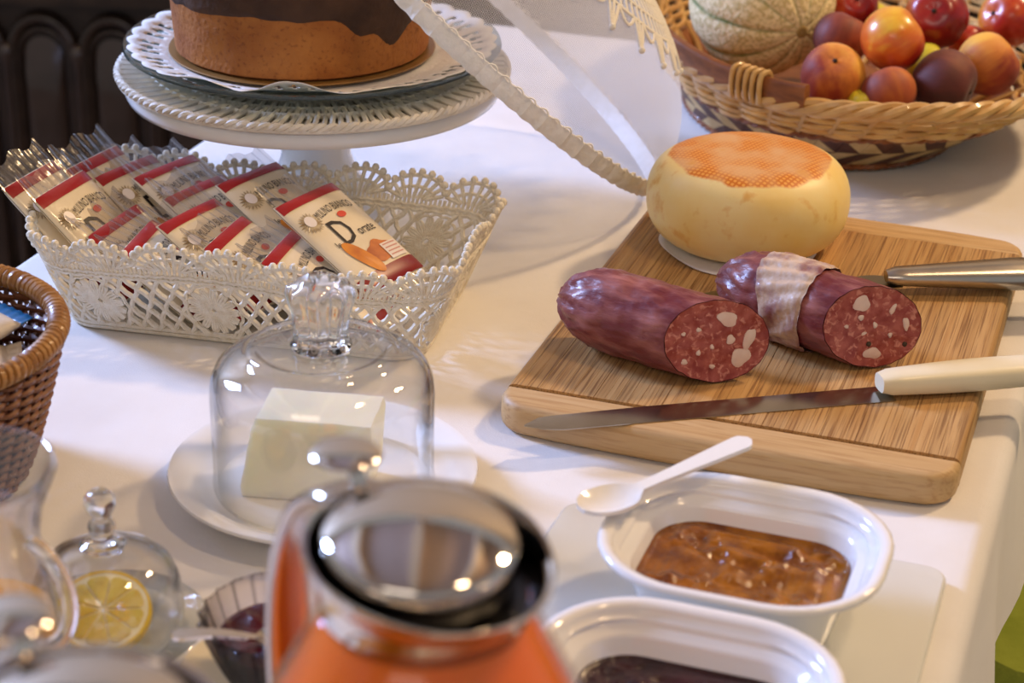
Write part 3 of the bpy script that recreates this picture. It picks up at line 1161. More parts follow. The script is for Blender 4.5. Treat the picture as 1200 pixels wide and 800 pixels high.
def lemon_slice(label, loc, rot, r, th, orange=False):
    root = thing('lemon_slice', label, 'lemon')
    root.matrix_world = Matrix.Translation(loc) @ rot
    mb = MB()
    mb.lathe([(r * 0.93, -th / 2), (r * 0.985, -th / 2), (r, -th / 4), (r, th / 4), (r * 0.985, th / 2), (r * 0.93, th / 2), (r * 0.93, -th / 2)], 40)
    mb.build('peel', PEEL, root)
    mb = MB()
    mb.lathe([(0.0005, -th / 2 + 0.0003), (r * 0.93, -th / 2 + 0.0003), (r * 0.93, th / 2 - 0.0003), (0.0005, th / 2 - 0.0003)], 40)
    mb.build('pith', PITH, root)
    n = 9
    for k in range(n):
        a0 = 2 * PI * k / n + 0.028
        a1 = 2 * PI * (k + 1) / n - 0.028
        outl = [(r * 0.09 * math.cos((a0 + a1) / 2), r * 0.09 * math.sin((a0 + a1) / 2))]
        for j in range(6):
            a = a0 + (a1 - a0) * j / 5
            rr = r * (0.84 if 0 < j < 5 else 0.78)
            outl.append((rr * math.cos(a), rr * math.sin(a)))
        mb = MB()
        mb.loft([[(q[0], q[1], -th / 2 - 0.0002) for q in outl], [(q[0], q[1], th / 2 + 0.0002) for q in outl], [(q[0] * 0.9 + outl[0][0] * 0.1, q[1] * 0.9 + outl[0][1] * 0.1, th / 2 + 0.0006) for q in outl]])
        mb.build('segment', PULP, root)
    return root
lemon_slice('lemon slice leaning with its cut face showing under the small glass dome', Vector((LX + 0.0010, LY - 0.0095, 0.0190)), Matrix.Rotation(R(8), 4, 'Z') @ Matrix.Rotation(R(26), 4, 'X'), 0.0225, 0.0055)
lemon_slice('lemon slice lying flat under the leaning one', Vector((LX - 0.004, LY + 0.004, 0.0082)), Matrix.Rotation(R(0), 4, 'Y'), 0.0225, 0.005)

# ================================================================== GLASS JUG WITH ORANGE JUICE (left)
jug = thing('glass_jug', 'clear glass jug with a rolled rim, loop handle and yellow juice', 'jug', (-0.2290, 0.7350, 0.0006))
po = [(0.001, 0.0), (0.026, 0.0), (0.029, 0.002), (0.033, 0.012), (0.0365, 0.035), (0.0355, 0.060), (0.031, 0.085), (0.0295, 0.100), (0.032, 0.115), (0.0375, 0.128), (0.0392, 0.1325), (0.0385, 0.1350), (0.0368, 0.1345)]
pi_ = [(0.0352, 0.128), (0.0300, 0.115), (0.0275, 0.100), (0.0290, 0.085), (0.0335, 0.060), (0.0345, 0.035), (0.0310, 0.012), (0.027, 0.006), (0.001, 0.005)]
mb = MB(); mb.lathe(po + pi_, 64)
mb.build('body', thin_glass('jug_glass', tint=(250, 250, 252), edge=(222, 222, 232), base=0.10), jug, angle=70)
mb = MB()
hp = []
for k in range(17):
    a = R(80 - 172 * k / 16)
    hp.append((0.0300 + 0.0235 * math.cos(a), 0.0, 0.083 + 0.026 * math.sin(a)))
mb.tube(hp, 0.0036, 10)
mb.xf(Matrix.Rotation(R(-28), 4, 'Z'))
mb.build('handle', SOLIDG, jug)
mb = MB()
mb.lathe([(0.001, 0.0056), (0.0262, 0.0062), (0.0305, 0.0125), (0.0340, 0.035), (0.0332, 0.058), (0.0325, 0.0605), (0.001, 0.0605)], 48)
mb.build('juice', M('yellow_juice', (236, 178, 74), 0.2, sss=0.2, coat=0.3), jug, angle=50)

# ================================================================== CHERRY JAM BOWL
SX, SY = -0.1020, 0.7690
o = MB()
o.lathe([(0.0005, 0.003), (0.024, 0.003), (0.026, 0.0), (0.029, 0.0), (0.031, 0.003), (0.0475, 0.0092), (0.0490, 0.0104), (0.0480, 0.0115), (0.033, 0.0062), (0.028, 0.0048), (0.0005, 0.0048)], 56)
o = o.build('cream_saucer', M('cream_glaze', (240, 226, 186), 0.2, coat=0.3), angle=60)
o.location = (SX, SY, 0.0006)
tag(o, 'small cream saucer under the ribbed jam bowl', 'saucer')
bw = thing('jam_bowl', 'ribbed clear glass bowl of dark cherry jam on a cream saucer', 'bowl', (SX, SY, 0.0056))
def ribs(t, i):
    return 1 + (0.06 * math.cos(22 * t) if 3 <= i <= 7 else 0)
mb = MB()
mb.lathe([(0.001, 0.0), (0.019, 0.0), (0.021, 0.002), (0.024, 0.008), (0.0285, 0.018), (0.0325, 0.028), (0.0350, 0.036), (0.0358, 0.0385), (0.0352, 0.0400), (0.0340, 0.0390),
          (0.0305, 0.028), (0.0265, 0.018), (0.022, 0.009), (0.018, 0.005), (0.001, 0.0045)], 132, fr=ribs)
mb.build('glass_body', thin_glass('bowl_glass', tint=(240, 236, 236), edge=(84, 72, 72), gl=0.7, start=0.12), bw, angle=80)
mb = MB()
rings = []
for s in (1.0, 0.97, 0.85, 0.7, 0.55, 0.4, 0.25, 0.12, 0.01):
    ring = []
    for k in range(40):
        a = 2 * PI * k / 40
        x, y = 0.0288 * s * math.cos(a), 0.0288 * s * math.sin(a)
        ring.append((x, y, 0.0275 + 0.0045 * (nz((x * 120, y * 120, 3)) + 0.3) * min(1, (1 - s) * 8)))
    rings.append(ring)
low = [[(r_ * math.cos(2 * PI * k / 40), r_ * math.sin(2 * PI * k / 40), z) for k in range(40)] for r_, z in ((0.017, 0.0052), (0.021, 0.0095), (0.0255, 0.0185))]
mb.loft(low + rings)
o = mb.build('jam', CHERRY, bw)
def teaspoon(name, label, p0, p1, mat):
    p0, p1 = Vector(p0), Vector(p1)
    L = (p1 - p0).length
    rows = []
    for i in range(30):
        q = i / 29
        x = L * q
        if q > 0.70:
            u = (q - 0.85) / 0.15
            w = max(0.0022, 0.0095 * max(0, 1 - u * u) ** 0.5)
            if q > 0.99: w = 0.001
            dip = -0.0035 * max(0, 1 - u * u)
        else:
            w = 0.0042 - 0.0022 * q / 0.7
            if q < 0.06: w *= 0.5 + 0.5 * q / 0.06
            dip = 0.002 * math.sin(PI * q / 0.7)
        ring = [(x, w * (-1 + 2 * k / 8), dip * (1 - (-1 + k / 4) ** 2 * (q > 0.7)) + 0.0008) for k in range(9)] + [(x, w * (-1 + 2 * k / 8), dip * (1 - (-1 + k / 4) ** 2 * (q > 0.7)) - 0.0008) for k in range(8, -1, -1)]
        rows.append(ring)
    mb = MB(); mb.loft(rows)
    o = mb.build(name, mat)
    o.matrix_world = Matrix.Translation(p0) @ (p1 - p0).to_track_quat('X', 'Z').to_matrix().to_4x4()
    tag(o, label, 'spoon')
    return o
teaspoon('teaspoon', 'steel teaspoon with its bowl sunk in the cherry jam', (-0.1470, 0.7440, 0.0475), (-0.0950, 0.7600, 0.0365), CHROME)

# ================================================================== CHROME-LIDDED JUICE JUGS
def juice_jug(name, label, loc, rz, juice, group=None):
    root = thing(name, label, 'jug', loc, rz, group)
    body_o = [(0.001, 0.0), (0.050, 0.0), (0.056, 0.003), (0.062, 0.020), (0.0640, 0.055), (0.0645, 0.095), (0.0618, 0.122), (0.0520, 0.152), (0.0400, 0.176), (0.0335, 0.190)]
    body_i = [(0.0315, 0.190), (0.0378, 0.175), (0.0498, 0.151), (0.0596, 0.121), (0.0623, 0.094), (0.0618, 0.055), (0.0600, 0.021), (0.054, 0.006), (0.001, 0.005)]
    mb = MB(); mb.lathe(body_o + body_i, 72)
    mb.build('glass_body', thin_glass('pitcher_glass', tint=(255, 254, 253), edge=(240, 226, 214), gl=0.7), root, angle=70)
    mb = MB()
    mb.lathe([(0.001, 0.0056), (0.0535, 0.0066), (0.0595, 0.021), (0.0613, 0.055), (0.0618, 0.094), (0.0591, 0.121), (0.0493, 0.151), (0.0373, 0.175), (0.0335, 0.1830), (0.001, 0.1830)], 64)
    mb.build('juice', juice, root, angle=50)
    # chrome collar flaring into a ring with a pouring lip towards +x
    NT = 72
    def lip(t):
        c = max(0.0, math.cos(t))
        return c ** 3
    prof = [(0.0345, 0.1865), (0.0352, 0.1870), (0.0348, 0.1910), (0.0362, 0.1975), (0.0388, 0.2035), (0.0400, 0.2062), (0.0398, 0.2082), (0.0382, 0.2082), (0.0364, 0.2030), (0.0345, 0.1960), (0.0338, 0.1905), (0.0338, 0.1868)]
    P = []
    for k in range(NT):
        a = 2 * PI * k / NT
        row = []
        for i, (r_, z) in enumerate(prof):
            e = max(0, (z - 0.190) / 0.018)
            rr = r_ + 0.0072 * lip(a) * e
            row.append((rr * math.cos(a), rr * math.sin(a), z - (0.0045 * math.cos(a) + 0.001) * e))
        P.append(row)
    mb = MB(); mb.grid(P, closu=True, closv=True)
    mb.build('chrome_collar', CHROME, root, angle=60)
    mb = MB()
    mb.lathe([(0.0005, 0.1880), (0.0335, 0.1880), (0.0335, 0.1900), (0.0005, 0.1904)], 48)
    mb.build('spout_dark_disc', M('spout_reflection_black', (16, 14, 13), 0.35), root, angle=40)  # black disc added to paint the dark reflection inside the chrome spout
    # domed lid hinged at the handle
    mb = MB()
    mb.lathe([(0.0005, -0.010), (0.0312, -0.010), (0.0320, -0.009), (0.0322, 0.0022), (0.0316, 0.0036), (0.0300, 0.0046), (0.025, 0.0066), (0.018, 0.0084), (0.010, 0.0096), (0.0005, 0.0100)], 64)
    mb.xf(Matrix.Translation((-0.0035, 0, 0.2065)) @ Matrix.Rotation(R(5), 4, 'Y'))
    lid = mb.build('lid', CHROME, root, angle=60)
    mb = MB()
    mb.tube([(-0.040, -0.010, 0.2060), (-0.040, 0.010, 0.2060)], 0.0042, 12)
    mb.build('hinge', CHROME, lid)
    mb = MB()
    pts = [(-0.0390, 0, 0.2075), (-0.0410, 0, 0.2110), (-0.0425, 0, 0.2145), (-0.0450, 0, 0.2175)]
    mb.band(pts, (0, 1, 0), 0.006, 0.0022)
    mb.ball((-0.0490, 0, 0.2195), 0.0128, 20, 12, (1.0, 0.95, 0.17))
    mb.build('thumb_lever', CHROME, lid)
    # strap handle
    pts = []
    ctrl = [(-0.038, 0.2010), (-0.046, 0.2050), (-0.058, 0.2010), (-0.072, 0.1880), (-0.083, 0.1650), (-0.0885, 0.1350), (-0.0880, 0.1000), (-0.083, 0.0700), (-0.075, 0.0480), (-0.0665, 0.0400)]
    for i in range(len(ctrl) - 1):
        for k in range(6):
            q = k / 6
            p0 = ctrl[max(0, i - 1)]; p1 = ctrl[i]; p2 = ctrl[i + 1]; p3 = ctrl[min(len(ctrl) - 1, i + 2)]
            f_ = lambda j: 0.5 * (2 * p1[j] + (p2[j] - p0[j]) * q + (2 * p0[j] - 5 * p1[j] + 4 * p2[j] - p3[j]) * q * q + (3 * p1[j] - p0[j] - 3 * p2[j] + p3[j]) * q ** 3)
            pts.append((f_(0), 0, f_(1)))
    pts.append((ctrl[-1][0], 0, ctrl[-1][1]))
    mb = MB()
    mb.band(pts, (0, 1, 0), 0.024, 0.0060)
    mb.build('handle', M('polished_steel', (206, 198, 190), 0.12, metal=1.0), root, angle=60)
    mb = MB()
    mb.lathe([(0.0665, 0.036), (0.0655, 0.034), (0.0648, 0.036), (0.0648, 0.046), (0.0655, 0.048), (0.0665, 0.046), (0.0665, 0.036)], 64)
    mb.build('handle_band', MATS['polished_steel'], root, angle=60)
    return root
ORJ = M('red_orange_juice', (255, 116, 10), 0.3, sss=0.15, sssr=(0.03, 0.01, 0.002), col2=(255, 128, 16), scale=20)
juice_jug('juice_jug', 'glass jug of red-orange juice with chrome lid, thumb lever and strap handle', (-0.0262, 0.5560, 0.0006), R(-54), ORJ)
juice_jug('juice_jug', 'glass jug with chrome lid and thumb lever beside the lemon dish', (-0.1145, 0.4520, 0.0006), R(-54), M('amber_juice', (222, 150, 50), 0.25, sss=0.3))

# ================================================================== CAKE STAND
KX, KY = -0.1460, 1.3850
t = thing('cake_stand', 'white porcelain pedestal cake stand with a turned-down rim', 'cake stand', (KX, KY, 0.0006))
SH = 0.105
mb = MB()
mb.lathe([(0.0005, 0.004), (0.045, 0.003), (0.056, 0.0), (0.060, 0.0), (0.0605, 0.003), (0.054, 0.009), (0.040, 0.018), (0.030, 0.030), (0.0255, 0.044), (0.0250, 0.058), (0.0275, 0.076), (0.032, 0.0875), (0.0005, 0.0880)], 56)
mb.build('pedestal', PORC, t, angle=60)
mb = MB()
mb.lathe([(0.0005, 0.0885), (0.034, 0.0880), (0.090, 0.0905), (0.112, 0.0930), (0.1225, 0.0922), (0.1290, 0.0916), (0.1330, 0.0928), (0.1348, 0.0970), (0.1340, 0.1030), (0.1322, SH), (0.1295, SH), (0.1285, 0.1035), (0.125, 0.1012), (0.0005, 0.1000)], 96)
mb.build('plate', PORC, t, angle=60)

WICKW = M('white_wicker', (232, 226, 214), 0.6, col2=(216, 206, 188), scale=60, bump=0.3, bscale=300)
t = thing('wicker_charger', 'round white woven wicker charger between cake stand and glass plate', 'charger', (KX, KY, 0.0006 + SH + 0.0004))
NSPK = 150
mb = MB()
for k in range(NSPK):
    a = 2 * PI * k / NSPK
    pts = []
    for j in range(7):
        q = j / 6
        r_ = 0.045 + 0.0925 * q
        aa = a + 0.10 * math.sin(q * 2.2)
        pts.append((r_ * math.cos(aa), r_ * math.sin(aa), 0.0055 + 0.0010 * ((k % 2) * 2 - 1) * math.sin(q * 9)))
    mb.tube(pts, 0.00195, 5)
mb.build('spokes', WICKW, t)['kind'] = 'stuff'
mb = MB()
for r_ in (0.050, 0.070, 0.090, 0.103, 0.116):
    mb.tube([(r_ * math.cos(2 * PI * k / 96), r_ * math.sin(2 * PI * k / 96), 0.0050) for k in range(96)], 0.0022, 6, closed=True)
mb.build('weaver', WICKW, t)
mb = MB()
for ph in (0, PI):
    pts = []
    for k in range(480):
        a = 2 * PI * k / 480
        tw_ = a * 60 + ph
        r_ = 0.1382 + 0.0015 * math.cos(tw_)
        pts.append((r_ * math.cos(a), r_ * math.sin(a), 0.0044 + 0.0015 * math.sin(tw_)))
    mb.tube(pts, 0.0020, 6, closed=True)
mb.tube([(0.1385 * math.cos(2 * PI * k / 120), 0.1385 * math.sin(2 * PI * k / 120), 0.0020) for k in range(120)], 0.0019, 6, closed=True)
mb.build('braided_rim', WICKW, t)
mb = MB()
mb.lathe([(0.0005, 0.0), (0.134, 0.0), (0.134, 0.0012), (0.0005, 0.0012)], 60)
mb.build('backing', WICKW, t)

PZ = 0.0006 + SH + 0.0004 + 0.0092
o = MB()
o.lathe([(0.0005, 0.0), (0.085, 0.0), (0.095, 0.0015), (0.118, 0.0075), (0.1325, 0.0118), (0.1342, 0.0130), (0.1335, 0.0152), (0.1315, 0.0150), (0.117, 0.0108), (0.094, 0.0050), (0.084, 0.0038), (0.0005, 0.0038)], 96)
o = o.build('glass_plate', thin_glass('plate_glass', tint=(232, 240, 240), edge=(120, 150, 158), gl=1.2), angle=60)
o.location = (KX, KY, PZ)
tag(o, 'round clear glass plate with a raised rim under the cake', 'plate')

# paper doily with punched lace edge
def doily():
    mb = MB()
    NA, RS = 288, [0.002, 0.04, 0.075, 0.085, 0.093, 0.0955, 0.0985, 0.1015, 0.1050, 0.1090, 0.1130, 0.1170, 0.1210, 0.1260, 0.1315]
    def zz(r_, a):
        b = 0.0050
        if r_ > 0.094:
            b = 0.0056 + (r_ - 0.094) * 0.26
        if r_ > 0.10:
            # the front edge of the paper ripples up from the glass
            d = math.exp(-((a - R(262)) / R(26)) ** 2)
            b += (r_ - 0.10) * d * (0.16 + 0.16 * math.sin((a - R(262)) * 11))
        return b
    V = []
    for i, r_ in enumerate(RS):
        for k in range(NA):
            a = 2 * PI * k / NA
            rr = r_
            if i >= len(RS) - 2:
                rr = r_ - 0.0035 + 0.0035 * abs(math.sin(a * 18))
            V.append((rr * math.cos(a), rr * math.sin(a), zz(rr, a)))
    F = []
    for i in range(len(RS) - 1):
        for k in range(NA):
            if i >= 5 and i < len(RS) - 2:
                ph = k % 16
                hole = (i == 9 and ph in (2, 3, 7, 11, 12)) or (i == 10 and ph in (3, 6, 7, 8, 12)) or (i == 11 and ph in (2, 3, 7, 11, 12))
                if hole:
                    continue
            F.append((i * NA + k, i * NA + (k + 1) % NA, (i + 1) * NA + (k + 1) % NA, (i + 1) * NA + k))
    F.append(tuple(range(NA)))
    mb.add(V, F)
    return mb
o = doily().build('paper_doily', M('doily_paper', (240, 236, 226), 0.8, bump=0.4, bscale=300), angle=60)
o.location = (KX, KY, PZ + 0.0004)
o.modifiers.new('thickness', 'SOLIDIFY').thickness = 0.0003
tag(o, 'white paper doily with a punched lace edge on the glass plate', 'doily')
o = MB()
o.lathe([(0.0005, 0.0), (0.0945, 0.0), (0.0948, 0.0006), (0.0945, 0.0012), (0.0005, 0.0012)], 72)
o = o.build('cake_board', M('gold_card', (150, 112, 60), 0.4, metal=0.3), angle=30)
QX, QY = -0.1540, 1.3870
o.location = (QX, QY, PZ + 0.0088)
tag(o, 'thin brown-gold card disc under the cake', 'cake board')
SPONGE = M('baked_sponge', (150, 86, 32), 0.85, col2=(180, 114, 50), scale=40, detail=8, mixlo=0.3, mixhi=0.7, bump=0.7, bscale=260)
def sponge_dots():
    nt = SPONGE.node_tree
    b = nt.nodes['Principled BSDF']
    src = b.inputs['Base Color'].links[0].from_socket
    tc = next(n for n in nt.nodes if n.type == 'TEX_COORD')
    n = nd(nt, 'ShaderNodeTexNoise')
    n.inputs['Scale'].default_value = 330
    nt.links.new(tc.outputs['Object'], n.inputs['Vector'])
    r = nd(nt, 'ShaderNodeValToRGB')
    r.color_ramp.elements[0].position = 0.56
    r.color_ramp.elements[0].color = (0, 0, 0, 1)
    r.color_ramp.elements[1].position = 0.72
    r.color_ramp.elements[1].color = (0.6, 0.6, 0.6, 1)
    nt.links.new(n.outputs['Fac'], r.inputs['Fac'])
    mx = nd(nt, 'ShaderNodeMix', data_type='RGBA')
    nt.links.new(r.outputs['Color'], mx.inputs['Factor'])
    nt.links.new(src, mx.inputs['A'])
    mx.inputs['B'].default_value = s2l((116, 62, 24))
    nt.links.new(mx.outputs['Result'], b.inputs['Base Color'])
sponge_dots()
cake = thing('layer_cake', 'round golden sponge cake with a dark cocoa upper band', 'cake', (QX, QY, PZ + 0.0102))
def cake_r(a, z):
    return 0.0895 + 0.0045 * (z / 0.062) + 0.0009 * nz((math.cos(a) * 5, math.sin(a) * 5, z * 60)) + 0.0004 * nz((math.cos(a) * 22, math.sin(a) * 22, z * 240))
NA = 160
zs = [0.0, 0.002] + [0.004 + 0.0545 * k / 22 for k in range(23)]
P = []
for a_i in range(NA):
    a = 2 * PI * a_i / NA
    row = [(0.0005 * math.cos(a), 0.0005 * math.sin(a), 0)]
    for z in zs:
        r_ = cake_r(a, z) - (0.003 if z == 0 else 0)
        row.append((r_ * math.cos(a), r_ * math.sin(a), z))
    r_ = cake_r(a, 0.06) - 0.003
    row.append((r_ * math.cos(a), r_ * math.sin(a), 0.0605))
    row.append((0.0005 * math.cos(a), 0.0005 * math.sin(a), 0.0615))
    P.append(row)
mb = MB(); mb.grid(P, closu=True)
mb.build('sponge', SPONGE, cake)
COCOA = M('cocoa_crust', (50, 29, 14), 0.75, col2=(80, 52, 30), scale=30, detail=7, bump=0.6, bscale=160)
P = []
for a_i in range(NA):
    a = 2 * PI * a_i / NA
    d = ((math.degrees(a) - 318 + 180) % 360) - 180
    zb = 0.0415 + 0.0018 * math.sin(3 * a + 0.6) + 0.0022 * nz((math.cos(a) * 6, math.sin(a) * 6, 2)) - 0.022 * math.exp(-(d / 9.0) ** 2) - 0.010 * math.exp(-((d + 16) / 7.0) ** 2) - 0.007 * math.exp(-((d - 16) / 9.0) ** 2)
    row = []
    for k in range(13):
        q = k / 12
        z = zb + (0.0610 - zb) * q
        r_ = cake_r(a, z) + 0.0010 * min(1, q * 8) - (0.0030 if q == 1 else 0)
        row.append((r_ * math.cos(a), r_ * math.sin(a), z))
    P.append(row)
mb = MB(); mb.grid(P, closu=True)
mb.build('cocoa_band', COCOA, cake)
mb = MB()
P = []
for r_ in (0.0005, 0.03, 0.06, 0.08, 0.0900, 0.0928):
    P.append([(r_ * math.cos(2 * PI * k / 80), r_ * math.sin(2 * PI * k / 80), 0.0622 + 0.0012 * nz((r_ * math.cos(2 * PI * k / 80) * 60, r_ * math.sin(2 * PI * k / 80) * 60, 1)) - (0.0022 if r_ > 0.092 else 0)) for k in range(80)])
mb.grid(P, closv=True)
mb.build('top_crust', M('golden_crust', (206, 140, 62), 0.8, col2=(180, 108, 44), scale=30, bump=0.5), cake)

# ================================================================== NET FOOD COVER
def net_mat():
    m = bpy.data.materials.new('white_netting')
    m.use_nodes = True
    nt = m.node_tree
    nt.nodes.remove(nt.nodes['Principled BSDF'])
    out = nt.nodes['Material Output']
    uvn = nd(nt, 'ShaderNodeUVMap')
    sx = nd(nt, 'ShaderNodeSeparateXYZ')
    nt.links.new(uvn.outputs[0], sx.inputs[0])
    th = []
    for ax in ('X', 'Y'):
        fr = nd(nt, 'ShaderNodeMath', operation='FRACT')
        mu = nd(nt, 'ShaderNodeMath', operation='MULTIPLY')
        mu.inputs[1].default_value = 1 / 0.0013
        nt.links.new(sx.outputs[ax], mu.inputs[0])
        nt.links.new(mu.outputs[0], fr.inputs[0])
        lt = nd(nt, 'ShaderNodeMath', operation='LESS_THAN')
        lt.inputs[1].default_value = 0.27
        nt.links.new(fr.outputs[0], lt.inputs[0])
        th.append(lt)
    mx = nd(nt, 'ShaderNodeMath', operation='MAXIMUM')
    nt.links.new(th[0].outputs[0], mx.inputs[0])
    nt.links.new(th[1].outputs[0], mx.inputs[1])
    tr = nd(nt, 'ShaderNodeBsdfTransparent')
    df = nd(nt, 'ShaderNodeBsdfDiffuse')
    df.inputs['Color'].default_value = s2l((236, 232, 226))
    tl_ = nd(nt, 'ShaderNodeBsdfTranslucent')
    tl_.inputs['Color'].default_value = s2l((236, 232, 226))
    a = nd(nt, 'ShaderNodeMixShader')
    a.inputs['Fac'].default_value = 0.4
    nt.links.new(df.outputs[0], a.inputs[1])
    nt.links.new(tl_.outputs[0], a.inputs[2])
    ms = nd(nt, 'ShaderNodeMixShader')
    nt.links.new(mx.outputs[0], ms.inputs['Fac'])
    nt.links.new(tr.outputs[0], ms.inputs[1])
    nt.links.new(a.outputs[0], ms.inputs[2])
    nt.links.new(ms.outputs[0], out.inputs['Surface'])
    return m
CR_, CHH = 0.175, 0.110
Cc = Vector((-0.0275, 1.4425, 0.1270))
cn = Vector((0.658, 0.088, 0.748)).normalized()
ce1 = Vector((0.74, 0.10, -0.665)); ce1 = (ce1 - cn * ce1.dot(cn)).normalized()
ce2 = cn.cross(ce1)
cover = thing('food_cover', 'white netting food cover with frilled ribbon rim, tipped against the cake stand', 'food cover')
cover.matrix_world = Matrix(((ce1.x, ce2.x, cn.x, Cc.x), (ce1.y, ce2.y, cn.y, Cc.y), (ce1.z, ce2.z, cn.z, Cc.z), (0, 0, 0, 1)))
mb = MB()
P = []
UVS = []
for i in range(25):
    b = R(90 * i / 24)
    P.append([((CR_ * math.cos(b) + 1e-4) * math.cos(2 * PI * k / 80), (CR_ * math.cos(b) + 1e-4) * math.sin(2 * PI * k / 80), CHH * math.sin(b)) for k in range(80)])
mb.grid(P, closv=True)
net = mb.build('netting', net_mat(), cover)
uvl = net.data.uv_layers.new(name='UVMap')
for lp in net.data.loops:
    v = net.data.vertices[lp.vertex_index].co
    rr = math.hypot(v.x, v.y)
    arc = math.atan2(v.z / CHH, rr / CR_)
    g = (PI / 2 - arc) * 0.150
    kk = g / rr if rr > 1e-6 else 0
    uvl.data[lp.index].uv = (v.x * kk, v.y * kk)
RIB = M('white_satin_ribbon', (240, 238, 232), 0.4, col2=(250, 248, 244), scale=120, bump=0.5, bscale=260, sheen=0.3)
mb = MB()
P = []
NK = 360
for k in range(NK):
    a = 2 * PI * k / NK
    ru = 0.0006 * math.sin(a * 150) + 0.0006 * math.sin(a * 67 + 1)
    row = []
    for (dr, dz) in ((0.0012, -0.0055), (0.0022, -0.003), (0.0026, 0.0), (0.0020, 0.004), (0.0012, 0.0075), (-0.0006, 0.0078), (-0.0012, 0.0), (-0.0008, -0.0055)):
        rr = CR_ + dr + (ru if dr > 0 else 0)
        row.append((rr * math.cos(a), rr * math.sin(a), dz + 0.0004 * math.sin(a * 90)))
    P.append(row)
mb.grid(P, closu=True, closv=True)
mb.build('ribbon_rim', RIB, cover)
mb = MB()
for k in range(96):
    a = 2 * PI * k / 96
    s = 0.8 + 0.5 * random.random()
    c = ((CR_ + 0.0022) * math.cos(a), (CR_ + 0.0022) * math.sin(a), 0.0085)
    tx, ty = -math.sin(a), math.cos(a)
    pts = [(c[0] + tx * (q - 0.5) * 0.008, c[1] + ty * (q - 0.5) * 0.008, c[2] - 0.001 + 0.0018 * s * math.sin(PI * q)) for q in (0, 0.25, 0.5, 0.75, 1)]
    mb.tube(pts, 0.0007, 5)
mb.build('frill', RIB, cover)
# bow where the ribbon is joined
# crochet trim hanging from the crown over the netting
def dome_pt(b, a, off=0.0012):
    return (math.cos(b) * (CR_ + off) * math.cos(a), math.cos(b) * (CR_ + off) * math.sin(a), (CHH + off) * math.sin(b))
LACEW = M('white_crochet', (240, 234, 220), 0.9, bump=0.5, bscale=700)
mb = MB()
NL = 24
for row_b in (66, 61, 56, 51):
    mb.tube([dome_pt(R(row_b), 2 * PI * k / 120) for k in range(120)], 0.0014, 5, closed=True)
for k in range(NL * 4):
    a = 2 * PI * k / (NL * 4)
    mb.tube([dome_pt(R(66 - 15 * j / 5), a + 0.01 * (j % 2)) for j in range(6)], 0.0012, 5)
for k in range(NL):
    a0 = 2 * PI * k / NL
    for s in (-1, 0, 1):
        pts = [dome_pt(R(51 - 9 * j / 6), a0 + s * 0.045 * (1 - j / 6) ** 0.8) for j in range(7)]
        mb.tube(pts, 0.0015, 5)
    mb.ball(dome_pt(R(42), a0, 0.0016), 0.0026, 8, 6)
    # half-height arches between the points
    mb.tube([dome_pt(R(51 - 4 * math.sin(PI * j / 8)), a0 + 0.05 + (2 * PI / NL - 0.1) * j / 8) for j in range(9)], 0.0013, 5)
mb.build('crochet_trim', LACEW, cover)

# ================================================================== CROCHET BASKET
LBX, LBY, LYAW = -0.1600, 1.2120, R(-11.5)
lace = thing('crochet_basket', 'cream crocheted lace basket with flower motifs and a scalloped rim', 'basket', (LBX, LBY, 0.0006), LYAW)
LH = 0.050
PB = rrect(0.236, 0.132, 0.022, 10)
PT = rrect(0.272, 0.162, 0.030, 10)
def resample(poly, n):
    P = [Vector(q) for q in poly]
    seg = [(P[(i + 1) % len(P)] - P[i]).length for i in range(len(P))]
    tot = sum(seg)
    out = []
    i = 0; acc = 0.0
    for k in range(n):
        d = tot * k / n
        while acc + seg[i] < d:
            acc += seg[i]; i += 1
        out.append(P[i].lerp(P[(i + 1) % len(P)], (d - acc) / seg[i]))
    return out, tot
NP_ = 720
PBs, tb = resample(PB, NP_)
PTs, tt_ = resample(PT, NP_)
PER = (tb + tt_) / 2
def wall(s, h, off=0.0):
    """s metres round the basket, h metres up"""
    f = (s / PER) % 1.0 * NP_
    i = int(f) % NP_; q = f - int(f)
    b = PBs[i].lerp(PBs[(i + 1) % NP_], q)
    t_ = PTs[i].lerp(PTs[(i + 1) % NP_], q)
    k = h / LH
    p_ = b.lerp(t_, k)
    n_ = Vector((p_.x / 0.13, p_.y / 0.075, 0)).normalized()
    sag = 0.0022 * math.sin(s * 55) * max(0, k)
    p_ = p_ + n_ * (off + sag)
    return (p_.x, p_.y, max(0.0016, h * 0.985 + 0.0016 + 0.0018 * math.sin(s * 31 + 1) * max(0, k)))
def wtube(mb, pts, rad, n=5, sub=2, closed=False):
    out = []
    N = len(pts)
    for i in range(N if closed else N - 1):
        a, b = pts[i], pts[(i + 1) % N]
        for k in range(sub):
            q = k / sub
            out.append(wall(a[0] + (b[0] - a[0]) * q, a[1] + (b[1] - a[1]) * q))
    if not closed:
        out.append(wall(*pts[-1]))
    mb.tube(out, rad, n, closed=closed)
NF = 10
FS = PER / NF
FC = [((i + 0.5) * FS, 0.0225) for i in range(NF)]
FRAD = 0.0188
